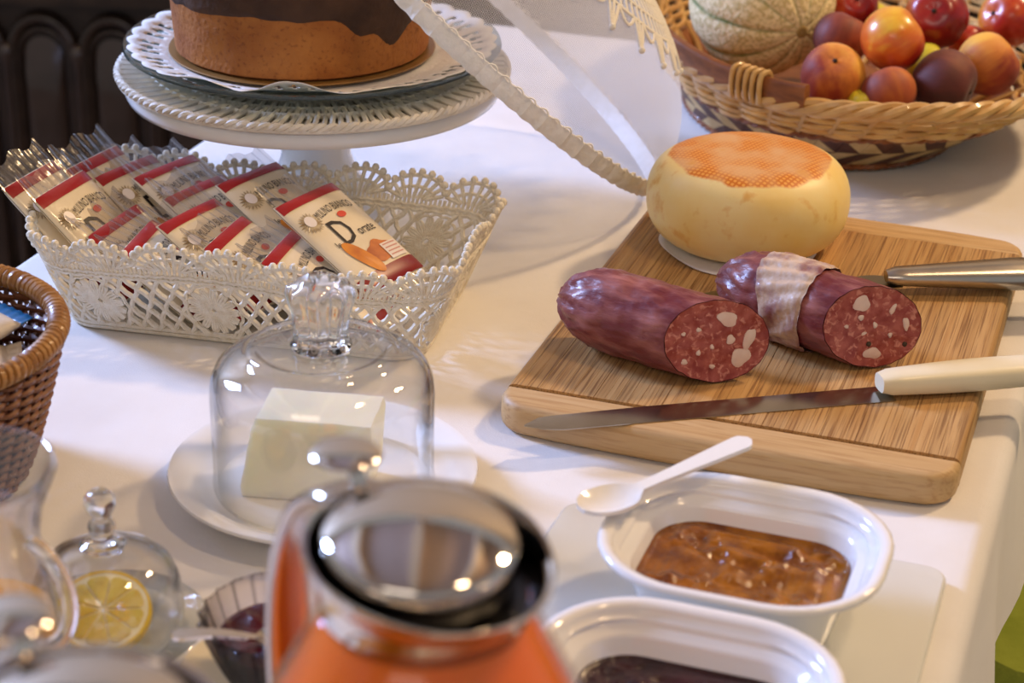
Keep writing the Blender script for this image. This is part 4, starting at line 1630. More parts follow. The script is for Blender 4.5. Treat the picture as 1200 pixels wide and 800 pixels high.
# net ground
mb = MB()
nr = 5
nc = int(PER / 0.0112)
dx = PER / nc
for r_ in range(nr):
    h0 = 0.0035 + r_ * 0.0079
    h1 = h0 + 0.0079
    for c in range(nc):
        x = c * dx + (dx / 2 if r_ % 2 else 0)
        for s in (-1, 1):
            a = (x, h0); b = (x + s * dx / 2, h1)
            mx_, my_ = (a[0] + b[0]) / 2, (a[1] + b[1]) / 2
            if any(min(abs(mx_ - f[0]), PER - abs(mx_ - f[0])) ** 2 + (my_ - f[1]) ** 2 < (FRAD * 0.97) ** 2 for f in FC):
                continue
            bow = 0.0009 * s * (1 if (c + r_) % 2 else -1)
            wtube(mb, [a, (mx_ + bow, my_ - 0.0004), b], 0.00165 + 0.0003 * random.random(), 5, 2)
for h in (0.0005, 0.0035):
    mb.tube([wall(PER * k / 360, h) for k in range(360)], 0.0017, 6, closed=True)
mb.build('net_ground', COTTON, lace)
# flowers
for (fs, fh) in FC:
    mb = MB()
    mb.tube([wall(fs + 0.0026 * math.cos(2 * PI * k / 12), fh + 0.0026 * math.sin(2 * PI * k / 12), 0.0006) for k in range(12)], 0.0013, 5, closed=True)
    for j in range(14):
        a = 2 * PI * j / 14
        for w in (-0.11, 0.0, 0.11):
            pts = []
            for k in range(6):
                q = k / 5
                r_ = 0.003 + 0.0130 * q
                aa = a + w * math.sin(PI * min(1, q * 0.75 + 0.12)) * 1.5
                pts.append(wall(fs + r_ * math.cos(aa), fh + r_ * math.sin(aa), 0.0007))
            mb.tube(pts, 0.00120, 5)
    for rr, rad in ((0.0172, 0.0011),):
        pts = []
        for k in range(84):
            a = 2 * PI * k / 84
            r_ = rr + 0.0012 * abs(math.sin(a * 7))
            pts.append(wall(fs + r_ * math.cos(a), fh + r_ * math.sin(a) * (1.0 if math.sin(a) > 0 else 1.12), 0.0005))
        mb.tube(pts, rad, 5, closed=True)
    mb.build('flower_motif', COTTON, lace)
# dense top rows
mb = MB()
for h in (0.0425, 0.0455):
    mb.tube([wall(PER * k / 480, h + 0.0004 * math.sin(k * 1.3)) for k in range(480)], 0.0016, 5, closed=True)
for k in range(260):
    s = PER * k / 260
    wtube(mb, [(s, 0.042), (s + 0.0014, 0.0505)], 0.00115, 5, 2)
mb.build('rim_rows', COTTON, lace)
NSC = 20
SCW = PER / NSC
for j in range(NSC):
    s0_ = (j + 0.5) * SCW
    mb = MB()
    nsp = 9
    tips = []
    for k in range(nsp):
        a = R(8 + 164 * k / (nsp - 1))
        base = (s0_ - 0.010 * math.cos(a) * 0.8, 0.0495)
        hx = s0_ - SCW * 0.49 * math.cos(a)
        hy = 0.0500 + 0.0150 * math.sin(a) ** 0.8
        tips.append((hx, hy))
        wtube(mb, [base, (hx, hy)], 0.00150, 5, 3)
    wtube(mb, tips, 0.0016, 5, 2)
    wtube(mb, [(s0_ - SCW * 0.36 * math.cos(R(8 + 164 * k / 12)), 0.0497 + 0.0078 * math.sin(R(8 + 164 * k / 12))) for k in range(13)], 0.0013, 5, 1)
    for (hx, hy) in tips:
        c = wall(hx, hy + 0.0022)
        mb.ball(c, 0.0027, 7, 5)
    mb.build('scallop', COTTON, lace)
mb = MB()
mb.loft([[(q[0], q[1], 0.0) for q in PB], [(q[0], q[1], 0.0016) for q in PB]])
mb.build('base', COTTON, lace, angle=30)

# ================================================================== RUSK PACKETS
PW, PL, PTK = 0.060, 0.088, 0.0116
def ph(x, y):
    ex = max(0.0, 1 - abs(2 * x / PW) ** 3.2)
    ey = max(0.0, 1 - abs(2 * y / PL) ** 5)
    return PTK / 2 * ex ** 0.5 * ey ** 0.5
WRAP = M('cream_wrapper', (238, 224, 194), 0.3, col2=(230, 214, 182), scale=30, bump=0.35, bscale=55, coat=0.35)
REDP = M('red_print', (158, 26, 24), 0.3, bump=0.35, bscale=55, coat=0.35)
DREDP = M('dark_red_print', (132, 16, 18), 0.3, coat=0.35)
INK = M('black_ink', (36, 26, 22), 0.4)
OVAL = M('red_oval_ink', (214, 74, 52), 0.4)
TOAST = M('toast_print', (222, 140, 40), 0.35, col2=(186, 96, 34), scale=60, coat=0.35)
CRUMB = M('toast_crust_print', (168, 82, 30), 0.35, col2=(206, 120, 50), scale=90, coat=0.35)
WHEAT = M('wheat_print', (206, 190, 156), 0.35, col2=(150, 124, 84), scale=160, coat=0.3)
PANEL = M('white_print_panel', (238, 228, 220), 0.35, coat=0.3)
TINY = M('tiny_print_ink', (206, 150, 136), 0.4)
FILM = thin_glass('clear_film', tint=(240, 238, 236), edge=(216, 214, 216), rough=0.22, gl=1.8, bump=0.35, bscale=70, base=0.14)
def make_packet_meshes():
    out = []
    nx, ny = 16, 22
    mb = MB()
    for s in (1, -1):
        P = []
        for j in range(ny + 1):
            y = -PL / 2 + PL * j / ny
            row = []
            for i in range(nx + 1):
                u = -1 + 2 * i / nx
                x = PW / 2 * math.sin(u * PI / 2)
                w = 0.0006 * nz((x * 120, y * 120, s * 3.0)) * (ph(x, y) / (PTK / 2))
                row.append((x, y, s * (ph(x, y) + (w if s < 0 else 0) + 0.0002)))
            P.append(row)
        mb.grid(P)
    out.append(('wrapper', mb.mesh('wrapper', WRAP)))
    # clear crimped ends
    for s in (1, -1):
        mb = MB()
        P = []
        for j in range(7):
            q = j / 6
            row = []
            for i in range(41):
                x = (-PW / 2 + PW * i / 40) * (1 + 0.05 * q)
                z = 0.0007 * math.sin(i * 1.25) * (0.3 + 0.7 * q) + 0.007 * q * nz((x * 45, s * 2.0, 1)) + (1 - q) ** 2 * 0.001
                row.append((x, s * (PL / 2 - 0.003 + ((0.020 + 0.003 * math.sin(i * 0.35)) if s > 0 else 0.012) * q), z))
            P.append(row)
        mb.grid(P)
        out.append(('film_end', mb.mesh('film_end', FILM)))
    def on(x, y, o=0.0004):
        return (x, y, ph(x, y) + 0.0002 + o)
    def patch(x0, x1, y0, y1, mat, name, off=0.0004, nx=14, ny=6):
        m = MB()
        m.grid([[on(x0 + (x1 - x0) * i / nx, y0 + (y1 - y0) * j / ny, off) for i in range(nx + 1)] for j in range(ny + 1)])
        out.append((name, m.mesh(name, mat)))
    e = PW / 2 * 0.985
    patch(-e, e, 0.0345, 0.0430, REDP, 'red_band')
    patch(-e, e, -0.0428, -0.0315, DREDP, 'foot_band')
    def flat(vs, fs, mat, name, off=0.0006, arch=0.0, dx=0, dy=0, rot=0):
        m = MB()
        V = []
        for q in vs:
            x, y = q[0] * math.cos(rot) - q[1] * math.sin(rot), q[0] * math.sin(rot) + q[1] * math.cos(rot)
            y = y - arch * x * x
            V.append(on(max(-e, min(e, x + dx)), max(-0.043, min(0.043, y + dy)), off))
        m.add(V, fs)
        out.append((name, m.mesh(name, mat, smooth=False)))
    v, f = text_mesh('MULINO BIANCO', 0.0092, 0.50)
    flat(v, f, INK, 'brand_lettering', arch=9.0, dx=0.004, dy=0.0235)
    v, f = text_mesh('D', 0.031, 0.74)
    flat(v, f, INK, 'large_letter', dx=-0.006, dy=0.0025)
    v, f = text_mesh('le', 0.0075, 0.8)
    flat(v, f, INK, 'small_lettering', dx=-0.0185, dy=-0.004)
    v, f = text_mesh('orate', 0.0110, 0.68)
    flat(v, f, INK, 'name_lettering', dx=0.0125, dy=-0.001)
    def blob(w, h, dx, dy, mat, name, off, k=24, fn=None):
        vs = [(0, 0, 0)]
        for i in range(k):
            a = 2 * PI * i / k
            g = fn(a) if fn else 1.0
            vs.append((w * g * math.cos(a), h * g * math.sin(a), 0))
        fs = [(0, i + 1, (i + 1) % k + 1) for i in range(k)]
        flat(vs, fs, mat, name, off, dx=dx, dy=dy)
    blob(0.0040, 0.0026, 0.006, 0.0158, OVAL, 'oval_emblem', 0.0006)
    blob(0.0072, 0.0072, -0.0205, 0.0195, WHEAT, 'wheat_emblem', 0.0006, 40, lambda a: 1 + 0.22 * math.cos(a * 20))
    blob(0.0040, 0.0046, -0.0205, 0.0205, PANEL, 'wheat_emblem', 0.0008)
    # long toast slice and the crumb heap
    def tst(a):
        return 1.0 if math.cos(a) > 0 else 0.9
    blob(0.0120, 0.0088, 0.0075, -0.0205, CRUMB, 'crumb_picture', 0.0005, 30, lambda a: 1 + 0.12 * math.sin(5 * a))
    vs = [(0, 0, 0)] + [(0.0165 * math.copysign(abs(math.cos(2 * PI * i / 30)) ** 0.8, math.cos(2 * PI * i / 30)), 0.0058 * math.sin(2 * PI * i / 30), 0) for i in range(30)]
    flat(vs, [(0, i + 1, (i + 1) % 30 + 1) for i in range(30)], TOAST, 'toast_picture', 0.0008, dx=-0.0105, dy=-0.0195, rot=R(-68))
    patch(0.0085, 0.0245, -0.0300, -0.0165, PANEL, 'white_panel', 0.0009, 6, 6)
    m = MB()
    for i in range(4):
        y = -0.0187 - i * 0.0030
        m.grid([[on(0.0100 + 0.013 * k / 6, y + d, 0.0011) for k in range(7)] for d in (0, 0.0010)])
    out.append(('small_print', m.mesh('small_print', TINY)))
    return out
PKM = make_packet_meshes()
def packet_mat(loc, yaw, tilt, roll=0.0):
    """packet frame: x reading direction, y towards the red band, z printed face"""
    return Matrix.Translation(loc) @ Matrix.Rotation(yaw, 4, 'Z') @ Matrix.Rotation(tilt, 4, 'X') @ Matrix.Rotation(roll, 4, 'Y')
def packet(label, M4, group='wrapped rusk packets in the crochet basket', flip=False):
    root = thing('rusk_packet', label, 'packet', group=group)
    root.matrix_world = M4
    for nme, me in PKM:
        inst(nme, me, root)
    return root
FRONT = 'cream red-banded rusk packet in the row away from the cake stand'
BACK = 'cream red-banded rusk packet in the row nearer the cake stand'
PK = [
    ((-0.2885, 1.2192, 0.0505), 70.0, 43.3, 0.0, 'rusk packet leaning over the narrow end wall, outermost in the crochet basket'),
    ((-0.2675, 1.2116, 0.0466), 70.1, 43.3, -0.2, FRONT), ((-0.2575, 1.2590, 0.0475), 65.3, 43.2, 1.0, BACK),
    ((-0.2353, 1.2583, 0.0449), 59.5, 35.8, 1.6, BACK), ((-0.2278, 1.2005, 0.0327), 69.5, 32.0, -2.1, FRONT),
    ((-0.2077, 1.2615, 0.0477), 57.1, 28.4, 0.2, BACK), ((-0.1835, 1.2369, 0.0429), 57.6, 28.4, 0.2, BACK),
    ((-0.1805, 1.1939, 0.0414), 60.8, 29.8, -0.3, FRONT), ((-0.2050, 1.1859, 0.0335), 80.5, 27.2, -0.5, FRONT),
    ((-0.1505, 1.1798, 0.0370), 74.1, 29.3, -0.9, FRONT), ((-0.1501, 1.2486, 0.0483), 54.8, 28.1, 0.0, BACK),
    ((-0.1068, 1.2050, 0.0501), 57.0, 29.0, 0.0, 'rusk packet with its toast picture and dark red foot showing in full'),
    ((-0.1146, 1.1763, 0.0313), 76.8, 27.4, 0.2, 'rusk packet with its lower half hidden by the lace wall, under the fully showing one'),
]
for loc, yw, tl, rl, lb_ in PK:
    packet(lb_, packet_mat(loc, R(yw), R(tl), R(rl)))

# ================================================================== BROWN WICKER BASKET
WB = M('brown_wicker', (104, 60, 34), 0.5, col2=(130, 80, 46), scale=60, bump=0.3, bscale=200, coat=0.2)
WBD = M('dark_wicker', (72, 36, 22), 0.5, col2=(92, 50, 30), scale=60)
RIMW = M('honey_cane', (170, 122, 62), 0.45, col2=(142, 94, 44), scale=50, bump=0.3, bscale=160, coat=0.25)
BRX, BRY, BRH = -0.3320, 0.9660, 0.0880
brb = thing('wicker_basket', 'round brown wicker basket with a bound honey-coloured cane rim', 'basket', (BRX, BRY, 0.0006))
def br_r(z):
    return 0.062 + 0.0285 * (z / BRH) ** 0.75
NST = 48
for k in range(NST):
    a = 2 * PI * k / NST
    mb = MB()
    mb.tube([(br_r(z) * math.cos(a), br_r(z) * math.sin(a), z) for z in [0.001 + (BRH - 0.002) * j / 8 for j in range(9)]], 0.0017, 5)
    mb.build('stake', WBD, brb)
NRW = 27
for r_ in range(NRW):
    z = 0.004 + (BRH - 0.012) * r_ / (NRW - 1)
    mb = MB()
    n = NST * 4
    mb.tube([((br_r(z) + 0.0021 * math.cos(NST / 2 * 2 * PI * k / n + PI * r_)) * math.cos(2 * PI * k / n), (br_r(z) + 0.0021 * math.cos(NST / 2 * 2 * PI * k / n + PI * r_)) * math.sin(2 * PI * k / n), z) for k in range(n)], 0.00165, 5, closed=True)
    mb.build('weaver', WB, brb)
mb = MB()
mb.tube([(0.0890 * math.cos(2 * PI * k / 96), 0.0890 * math.sin(2 * PI * k / 96), BRH) for k in range(96)], 0.0042, 8, closed=True)
mb.build('rim_core', RIMW, brb)
mb = MB()
nt_ = 128
pts = []
for k in range(nt_ * 10):
    a = 2 * PI * k / (nt_ * 10)
    w = a * nt_
    pts.append(((0.0890 + 0.0044 * math.cos(w)) * math.cos(a), (0.0890 + 0.0044 * math.cos(w)) * math.sin(a), BRH + 0.0044 * math.sin(w)))
mb.tube(pts, 0.0022, 6, closed=True)
mb.build('rim_binding', RIMW, brb)
mb = MB()
mb.lathe([(0.0005, 0.0), (0.062, 0.0), (0.063, 0.002), (0.062, 0.004), (0.0005, 0.004)], 48)
mb.build('base', WB, brb)
def sachet(label, loc, rot, w, l, th, mats, edge):
    root = thing('snack_sachet', label, 'packet', group='snack sachets in the brown wicker basket')
    root.matrix_world = Matrix.Translation(loc) @ rot
    def hh(x, y):
        return th / 2 * max(0, 1 - abs(2 * x / w) ** 3) ** 0.5 * max(0, 1 - abs(2 * y / l) ** 4) ** 0.5
    mb = MB()
    for s in (1, -1):
        mb.grid([[(w / 2 * math.sin((-1 + 2 * i / 12) * PI / 2), -l / 2 + l * j / 14, s * hh(w / 2 * math.sin((-1 + 2 * i / 12) * PI / 2), -l / 2 + l * j / 14)) for i in range(13)] for j in range(15)])
    mb.build('wrapper', mats, root)
    for s in (1, -1):
        mb = MB()
        mb.grid([[(-w / 2 + w * i / 24, s * (l / 2 - 0.002 + 0.010 * j / 3), 0.0006 * math.sin(i * 1.6) * j / 3) for i in range(25)] for j in range(4)])
        o = mb.build('sealed_end', edge, root)
        o.modifiers.new('thickness', 'SOLIDIFY').thickness = 0.0004
    mb = MB()
    mb.grid([[(-w * 0.32 + w * 0.64 * i / 8, -l * 0.10 + l * 0.2 * j / 4, hh(-w * 0.32 + w * 0.64 * i / 8, -l * 0.10 + l * 0.2 * j / 4) + 0.0005) for i in range(9)] for j in range(5)])
    mb.build('printed_patch', M('tan_print', (176, 140, 104), 0.4, col2=(206, 180, 150), scale=80), root)
BLUEP = M('blue_print', (40, 108, 158), 0.3, coat=0.3)
PALEP = M('pale_wrapper', (222, 214, 204), 0.35, col2=(200, 190, 178), scale=26, bump=0.3, bscale=60, coat=0.3)
LBLUE = M('pale_blue_wrapper', (190, 208, 218), 0.35, bump=0.3, bscale=60, coat=0.3)
sachet('pale snack sachet with a blue sealed end in the brown wicker basket', (-0.3010, 0.9990, 0.0740), Matrix.Rotation(R(-40), 4, 'Z') @ Matrix.Rotation(R(8), 4, 'X'), 0.042, 0.048, 0.013, PALEP, BLUEP)
sachet('pale snack sachet with a tan printed patch, under the blue-ended one', (-0.2930, 0.9740, 0.0620), Matrix.Rotation(R(-75), 4, 'Z') @ Matrix.Rotation(R(10), 4, 'X'), 0.044, 0.042, 0.013, PALEP, PALEP)
sachet('pale blue snack sachet lying low in the brown wicker basket', (-0.3000, 0.9520, 0.0480), Matrix.Rotation(R(-100), 4, 'Z') @ Matrix.Rotation(R(6), 4, 'X'), 0.044, 0.046, 0.012, LBLUE, LBLUE)
sachet('pale snack sachet lying flat on the bottom of the brown wicker basket', (-0.330, 0.966, 0.0260), Matrix.Rotation(R(70), 4, 'Z'), 0.046, 0.055, 0.014, PALEP, BLUEP)

# ================================================================== FRUIT BASKET
FX, FY, FYAW = 0.2840, 1.6450, R(96)
FA, FB, FH = 0.240, 0.169, 0.068
GA, GB = 0.145, 0.104
fb = thing('fruit_basket', 'oval pale willow fruit basket with a brown patterned band and wooden handles', 'basket', (FX, FY, 0.0006), FYAW)
WIL = M('pale_willow', (214, 176, 112), 0.4, col2=(190, 144, 82), scale=40, detail=5, bump=0.25, bscale=160, coat=0.3, rand=0.10)
WILB = M('brown_willow', (142, 84, 40), 0.45, col2=(112, 60, 28), scale=60, coat=0.2)
def fb_pt(a, h, off=0.0):
    k = (h / FH)
    k = k ** 0.9 if k > 0 else 0
    A_ = GA + (FA - GA) * k + off
    B_ = GB + (FB - GB) * k + off
    # the ends with the handles rise a little
    lift = 0.010 * (abs(math.cos(a)) ** 6) * k
    return (A_ * math.cos(a), B_ * math.sin(a) + 0.030 * (1 - min(1, k)), h + lift)
NSTK = 40
for k in range(NSTK):
    a = 2 * PI * (k + 0.5) / NSTK
    mb = MB()
    mb.tube([fb_pt(a, 0.004 + (FH - 0.006) * j / 8, -0.0062 if j < 4 else (-0.003 if j == 4 else 0)) for j in range(9)], 0.0026, 6)
    mb.build('stake', WIL, fb)
ROWS = 8
for r_ in range(ROWS):
    h = 0.0385 + (FH - 0.006 - 0.0385) * r_ / (ROWS - 1)
    mb = MB()
    n = NSTK * 6
    pts = []
    for k in range(n):
        a = 2 * PI * k / n
        pts.append(fb_pt(a, h + 0.0008 * math.sin(k * 0.37 + r_ * 2), 0.0036 * math.cos(NSTK / 2 * a + PI * r_)))
    mb.tube(pts, lambda i: 0.0027 + 0.0005 * math.sin(i * 0.11), 6, closed=True)
    mb.build('weaver', WIL, fb)
# plaited border of four willow rods
for s in range(4):
    mb = MB()
    n = 480
    pts = []
    for k in range(n):
        a = 2 * PI * k / n
        w = a * 15 + s * PI / 2
        p_ = fb_pt(a, FH - 0.001, 0.0048 * math.cos(w))
        pts.append((p_[0], p_[1], p_[2] + 0.0042 * math.sin(w)))
    mb.tube(pts, 0.0036, 7, closed=True)
    mb.build('border_rod', WIL, fb)
for h, rad in ((0.0365, 0.0028), (0.0045, 0.0032)):
    mb = MB()
    for ph_ in (0, PI):
        pts = []
        for k in range(400):
            a = 2 * PI * k / 400
            p_ = fb_pt(a, h, 0.0022 + 0.0012 * math.cos(a * 50 + ph_))
            pts.append((p_[0], p_[1], p_[2] + 0.0012 * math.sin(a * 50 + ph_)))
        mb.tube(pts, rad * 0.7, 6, closed=True)
    mb.build('brown_coil', WILB, fb)
# triangle-patterned band
CREAMS = M('cream_straw', (206, 178, 126), 0.55, col2=(188, 156, 100), scale=80, bump=0.3, bscale=300)
BROWNS = M('brown_straw', (92, 50, 28), 0.5, col2=(70, 36, 20), scale=80, bump=0.3, bscale=300)
NTR = 44
def tri_piece(pts2, mat):
    """pts2: (angle, height) corners, subdivided once along the wall, 1.2 mm thick"""
    mb = MB()
    rows = []
    c = (sum(q[0] for q in pts2) / len(pts2), sum(q[1] for q in pts2) / len(pts2))
    P = [(c[0] + (q[0] - c[0]) * 0.97, c[1] + (q[1] - c[1]) * 0.97) for q in pts2]
    mb.loft([[fb_pt(q[0], q[1], 0.0008) for q in P], [fb_pt(q[0], q[1], 0.0024) for q in P]])
    mb.build('straw_piece', mat, fb, smooth=False)
for k in range(NTR):
    a0 = 2 * PI * k / NTR; a1 = 2 * PI * (k + 1) / NTR; am = (a0 + a1) / 2
    h0, hm, h1 = 0.0068, 0.0205, 0.0342
    m1, m2 = (CREAMS, BROWNS) if k % 2 else (BROWNS, CREAMS)
    tri_piece([(a0, h0), (a1, h0), (a1, hm)], m1)
    tri_piece([(a0, h0), (a1, hm), (a0, hm)], m2)
    tri_piece([(a0, hm), (a1, hm), (a0, h1)], m1)
    tri_piece([(a1, hm), (a1, h1), (a0, h1)], m2)
mb = MB()
P = []
for h in (0.003, 0.020, 0.037, 0.055, 0.070):
    P.append([fb_pt(2 * PI * k / 96, h, -0.0032) for k in range(96)])
mb.grid(P[:3], closv=True)
mb.build('band_backing', WILB, fb)
mb = MB()
mb.loft([[(GA * s * math.cos(2 * PI * k / 64), GB * s * math.sin(2 * PI * k / 64) + 0.030, z) for k in range(64)] for s, z in ((0.99, 0.001), (1.0, 0.003), (1.02, 0.006), (0.9, 0.012), (0.5, 0.020), (0.02, 0.022))])
mb.build('base', WILB, fb)
# wooden handles: a bar along each long side bound on with cane
HAND = M('red_brown_wood', (112, 62, 28), 0.5, col2=(146, 88, 42), scale=40, stretch=(1, 1, 4), bump=0.2)
for side in (1, -1):
    ac = R(90 + 14) if side > 0 else R(270 + 14)
    pts = []
    for k in range(25):
        a = ac + R(-44 + 88 * k / 24) * (1)
        p_ = fb_pt(a, FH, 0.002)
        pts.append((p_[0], p_[1], p_[2] + 0.0075))
    sides = [Vector((0, 0, 1)) for _ in pts]
    mb = MB()
    mb.band(pts, (0, 0, 1), 0.019, 0.0085)
    hd = mb.build('handle', HAND, fb, angle=50)
    for end in (4, 20):
        for j in range(5):
            i0 = end + (j - 2) * 0.52
            ii = int(math.floor(i0)); q = i0 - ii
            c = Vector(pts[ii]).lerp(Vector(pts[ii + 1]), q)
            tn = (Vector(pts[ii + 1]) - Vector(pts[ii])).normalized()
            nn = tn.cross(Vector((0, 0, 1))).normalized()
            mb = MB()
            ring = []
            for k in range(20):
                a = 2 * PI * k / 20
                ca, sa = math.cos(a), math.sin(a)
                ring.append(tuple(c + nn * (0.0068 * math.copysign(abs(ca) ** 0.6, ca)) + Vector((0, 0, 1)) * (0.0125 * math.copysign(abs(sa) ** 0.6, sa))))
            mb.tube(ring, 0.0022, 6, closed=True)
            mb.build('binding', WIL, hd)

# ---- fruit
def fruit_mat(name, yellow, orange, red, dark, bias, fuzz=0.0, rough=0.35, coat=0.0):
    m = bpy.data.materials.new(name)
    m.use_nodes = True
    nt = m.node_tree
    b = nt.nodes['Principled BSDF']
    tc = nd(nt, 'ShaderNodeTexCoord')
    n = nd(nt, 'ShaderNodeTexNoise')
    n.inputs['Scale'].default_value = 26
    n.inputs['Detail'].default_value = 3
    nt.links.new(tc.outputs['Object'], n.inputs['Vector'])
    mp = nd(nt, 'ShaderNodeMapping')
    mp.inputs['Scale'].default_value = (90, 90, 14)
    nt.links.new(tc.outputs['Object'], mp.inputs['Vector'])
    n2 = nd(nt, 'ShaderNodeTexNoise')
    n2.inputs['Scale'].default_value = 1.6
    n2.inputs['Detail'].default_value = 5
    nt.links.new(mp.outputs['Vector'], n2.inputs['Vector'])
    sx = nd(nt, 'ShaderNodeSeparateXYZ')
    nt.links.new(tc.outputs['Object'], sx.inputs[0])
    ad = nd(nt, 'ShaderNodeMath', operation='MULTIPLY_ADD')   # one cheek redder than the other
    ad.inputs[1].default_value = 9.0
    ad.inputs[2].default_value = bias
    nt.links.new(sx.outputs['X'], ad.inputs[0])
    s1_ = nd(nt, 'ShaderNodeMath', operation='MULTIPLY_ADD')
    s1_.inputs[1].default_value = 0.55
    nt.links.new(n.outputs['Fac'], s1_.inputs[0])
    nt.links.new(ad.outputs[0], s1_.inputs[2])
    s2_ = nd(nt, 'ShaderNodeMath', operation='MULTIPLY_ADD')
    s2_.inputs[1].default_value = 0.35
    nt.links.new(n2.outputs['Fac'], s2_.inputs[0])
    nt.links.new(s1_.outputs[0], s2_.inputs[2])
    r = nd(nt, 'ShaderNodeValToRGB')
    cr = r.color_ramp
    cr.elements[0].position = 0.25; cr.elements[0].color = s2l(yellow)
    cr.elements[1].position = 0.95; cr.elements[1].color = s2l(dark)
    e = cr.elements.new(0.45); e.color = s2l(orange)
    e = cr.elements.new(0.68); e.color = s2l(red)
    nt.links.new(s2_.outputs[0], r.inputs['Fac'])
    nt.links.new(r.outputs['Color'], b.inputs['Base Color'])
    b.inputs['Roughness'].default_value = rough
    b.inputs['Sheen Weight'].default_value = fuzz
    b.inputs['Coat Weight'].default_value = coat
    return m
PEACH = fruit_mat('fuzzy_peach_skin', (234, 176, 60), (214, 128, 44), (148, 52, 26), (84, 26, 22), 0.06, fuzz=0.08, rough=0.6)
PEACHD = fruit_mat('dark_peach_skin', (206, 120, 36), (164, 76, 32), (120, 44, 24), (62, 30, 20), 0.10, fuzz=0.08, rough=0.6)
PEACHM = fruit_mat('maroon_peach_skin', (128, 62, 34), (96, 36, 28), (70, 28, 26), (50, 32, 28), 0.14, fuzz=0.12, rough=0.65)
NECT = fruit_mat('nectarine_skin', (240, 186, 60), (222, 110, 36), (184, 46, 28), (120, 20, 24), 0.08, rough=0.28, coat=0.2)
NECTD = fruit_mat('red_nectarine_skin', (214, 120, 44), (186, 48, 34), (142, 22, 28), (92, 12, 22), 0.12, rough=0.28, coat=0.2)
YELF = fruit_mat('yellow_plum_skin', (216, 206, 60), (222, 204, 50), (206, 184, 44), (180, 160, 40), 0.0, rough=0.3, coat=0.3)
STEMC = M('stem_scar', (52, 34, 22), 0.8)
def fruit_mesh(mat, r, stem=True):
    mb = MB()
    P = []
    for i in range(40):
        a = 2 * PI * i / 40
        row = []
        for j in range(25):
            b = -PI / 2 + PI * j / 24
            rr = r * (1 + 0.012 * math.sin(3 * a + 1))
            x, y, z = rr * math.cos(b) * math.cos(a), rr * math.cos(b) * math.sin(a), rr * 0.96 * math.sin(b)
            pole = max(0, math.sin(b)) ** 10
            z -= r * 0.17 * pole
            g = math.exp(-(math.atan2(math.sin(a), math.cos(a)) / 0.17) ** 2) * max(0, math.cos(b * 0.8))
            k = 1 - 0.055 * g
            row.append((x * k, y * k, z))
        P.append(row)
    mb.grid(P, closu=True)
    return mb.mesh('skin', mat)
FRUITS = [
    ('nectarine', 'glossy orange-red nectarine with its yellow stem hollow showing, on top of the pile', NECT, (0.2932, 1.5237, 0.0984), 0.0260, (28, 52, 40)),
    ('peach', 'dull brownish-red peach lying against the melon', PEACHD, (0.2594, 1.5692, 0.0850), 0.0227, (10, -30, 200)),
    ('peach', 'orange and yellow peach against the basket rim next to the melon', PEACH, (0.2457, 1.5068, 0.0736), 0.0253, (-35, 20, 200)),
    ('peach', 'reddish peach half hidden behind the rim, between an orange peach and a dark one', PEACHD, (0.2869, 1.4877, 0.0665), 0.0217, (20, 30, 160)),
    ('peach', 'dark maroon-grey peach leaning on the basket rim', PEACHM, (0.3319, 1.5005, 0.0712), 0.0265, (10, 100, -20)),
    ('peach', 'orange-brown peach at the rim beside the dark maroon one', PEACH, (0.3714, 1.5315, 0.0777), 0.0256, (-20, 50, -20)),
    ('nectarine', 'deep red nectarine behind the orange-red one', NECTD, (0.3442, 1.6158, 0.0913), 0.0268, (60, 20, -30)),
    ('nectarine', 'red nectarine with an orange cheek at the far side of the basket', NECT, (0.4120, 1.6485, 0.0828), 0.0255, (70, 10, -60)),
    ('nectarine', 'dark red nectarine behind the melon', NECTD, (0.2826, 1.6599, 0.0886), 0.0216, (60, 0, 0)),
    ('plum', 'yellow-green plum behind the orange-red nectarine', YELF, (0.3030, 1.6853, 0.0663), 0.0191, (20, 10, 0)),
    ('plum', 'yellow-green plum between the orange-red nectarine and the dark peach', YELF, (0.3320, 1.5700, 0.0638), 0.0181, (0, 60, 0)),
    ('plum', 'yellow-green plum low against the rim beside the reddish peach', YELF, (0.2665, 1.4840, 0.0585), 0.0115, (0, 0, 0)),
    ('nectarine', 'dark red nectarine deep in the basket beside the deep red one', NECTD, (0.3800, 1.6379, 0.0600), 0.0185, (50, 20, 10)),
]
for nme, lab, mat, loc, r_, rot in FRUITS:
    root = thing(nme, lab, nme, loc, group='loose fruit in the willow basket')
    root.rotation_euler = tuple(R(q) for q in rot)
    inst('skin', fruit_mesh(mat, r_), root)
    mb = MB()
    mb.ball((0, 0, r_ * 0.785), r_ * 0.085, 8, 6, (1, 1, 0.8))
    mb.build('stem_scar', STEMC, root)
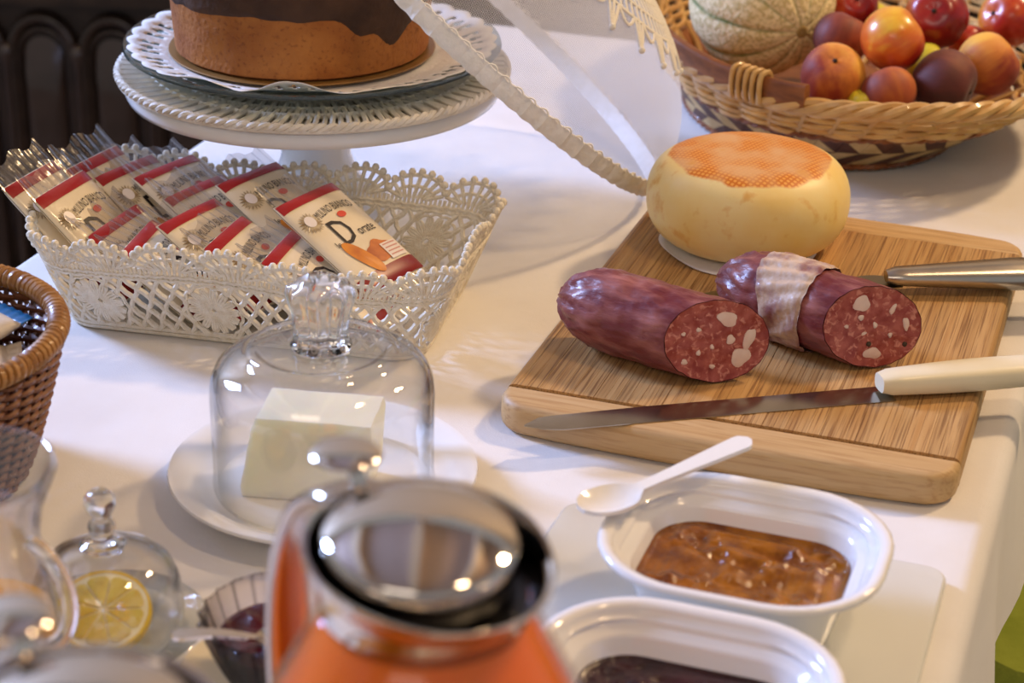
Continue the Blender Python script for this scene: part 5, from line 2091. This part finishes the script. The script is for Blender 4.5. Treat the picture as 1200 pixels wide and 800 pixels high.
# ---- melon
def melon_mat():
    m = M('netted_melon_rind', (244, 226, 180), 0.75, col2=(206, 188, 132), scale=300, detail=3, mixlo=0.42, mixhi=0.6, bump=0.7, bscale=300)
    nt = m.node_tree
    b = nt.nodes['Principled BSDF']
    src = b.inputs['Base Color'].links[0].from_socket
    at = nd(nt, 'ShaderNodeAttribute', attribute_name='groove')
    mx = nd(nt, 'ShaderNodeMix', data_type='RGBA')
    nt.links.new(at.outputs['Fac'], mx.inputs['Factor'])
    nt.links.new(src, mx.inputs['A'])
    mx.inputs['B'].default_value = s2l((62, 104, 26))
    nt.links.new(mx.outputs['Result'], b.inputs['Base Color'])
    return m
mel = thing('melon', 'netted cantaloupe melon with green rib lines and its blossom end showing', 'melon', (0.2027, 1.6385, 0.0950))
NRB = 10
mr_ = 0.0605
vs = []; gv = []
NA_, NB_ = 240, 48
for i in range(NA_):
    a = 2 * PI * i / NA_
    for j in range(NB_ + 1):
        b = -PI / 2 + PI * j / NB_
        ph_ = (a * NRB / (2 * PI)) % 1.0
        d = min(ph_, 1 - ph_)
        g = math.exp(-(d / 0.050) ** 2) * (math.cos(b) ** 0.5 if math.cos(b) > 0 else 0)
        w = math.exp(-(d / 0.16) ** 2) * max(0, math.cos(b)) ** 0.7
        rr = mr_ * (1 - 0.035 * w) * (1 + 0.006 * nz((math.cos(a) * 3, math.sin(a) * 3, b * 3)))
        vs.append((rr * math.cos(b) * math.cos(a), rr * math.cos(b) * math.sin(a), rr * 1.03 * math.sin(b)))
        q = 0.5 + 0.5 * math.sin(b * 9 + i * 0.01 + math.floor(a * NRB / (2 * PI)) * 2.1)
        gv.append(min(1.0, 1.15 * g * (0.5 + 0.5 * q)))
me = bpy.data.meshes.new('rind')
fs = []
for i in range(NA_):
    for j in range(NB_):
        fs.append((i * (NB_ + 1) + j, ((i + 1) % NA_) * (NB_ + 1) + j, ((i + 1) % NA_) * (NB_ + 1) + j + 1, i * (NB_ + 1) + j + 1))
me.from_pydata(vs, [], fs)
at = me.attributes.new('groove', 'FLOAT', 'POINT')
at.data.foreach_set('value', gv)
me.polygons.foreach_set('use_smooth', [True] * len(me.polygons))
me.materials.append(melon_mat())
inst('rind', me, mel)
mb = MB()
mb.lathe([(0.0004, mr_ * 1.03 + 0.0002), (0.003, mr_ * 1.03 + 0.0006), (0.0045, mr_ * 1.03 + 0.0004), (0.0055, mr_ * 1.03 - 0.0006)], 20)
mb.build('blossom_scar', M('melon_scar', (168, 140, 84), 0.8, bump=0.4), mel)
mel.rotation_euler = Vector((0.44, -0.885, -0.151)).to_track_quat('Z', 'Y').to_euler()
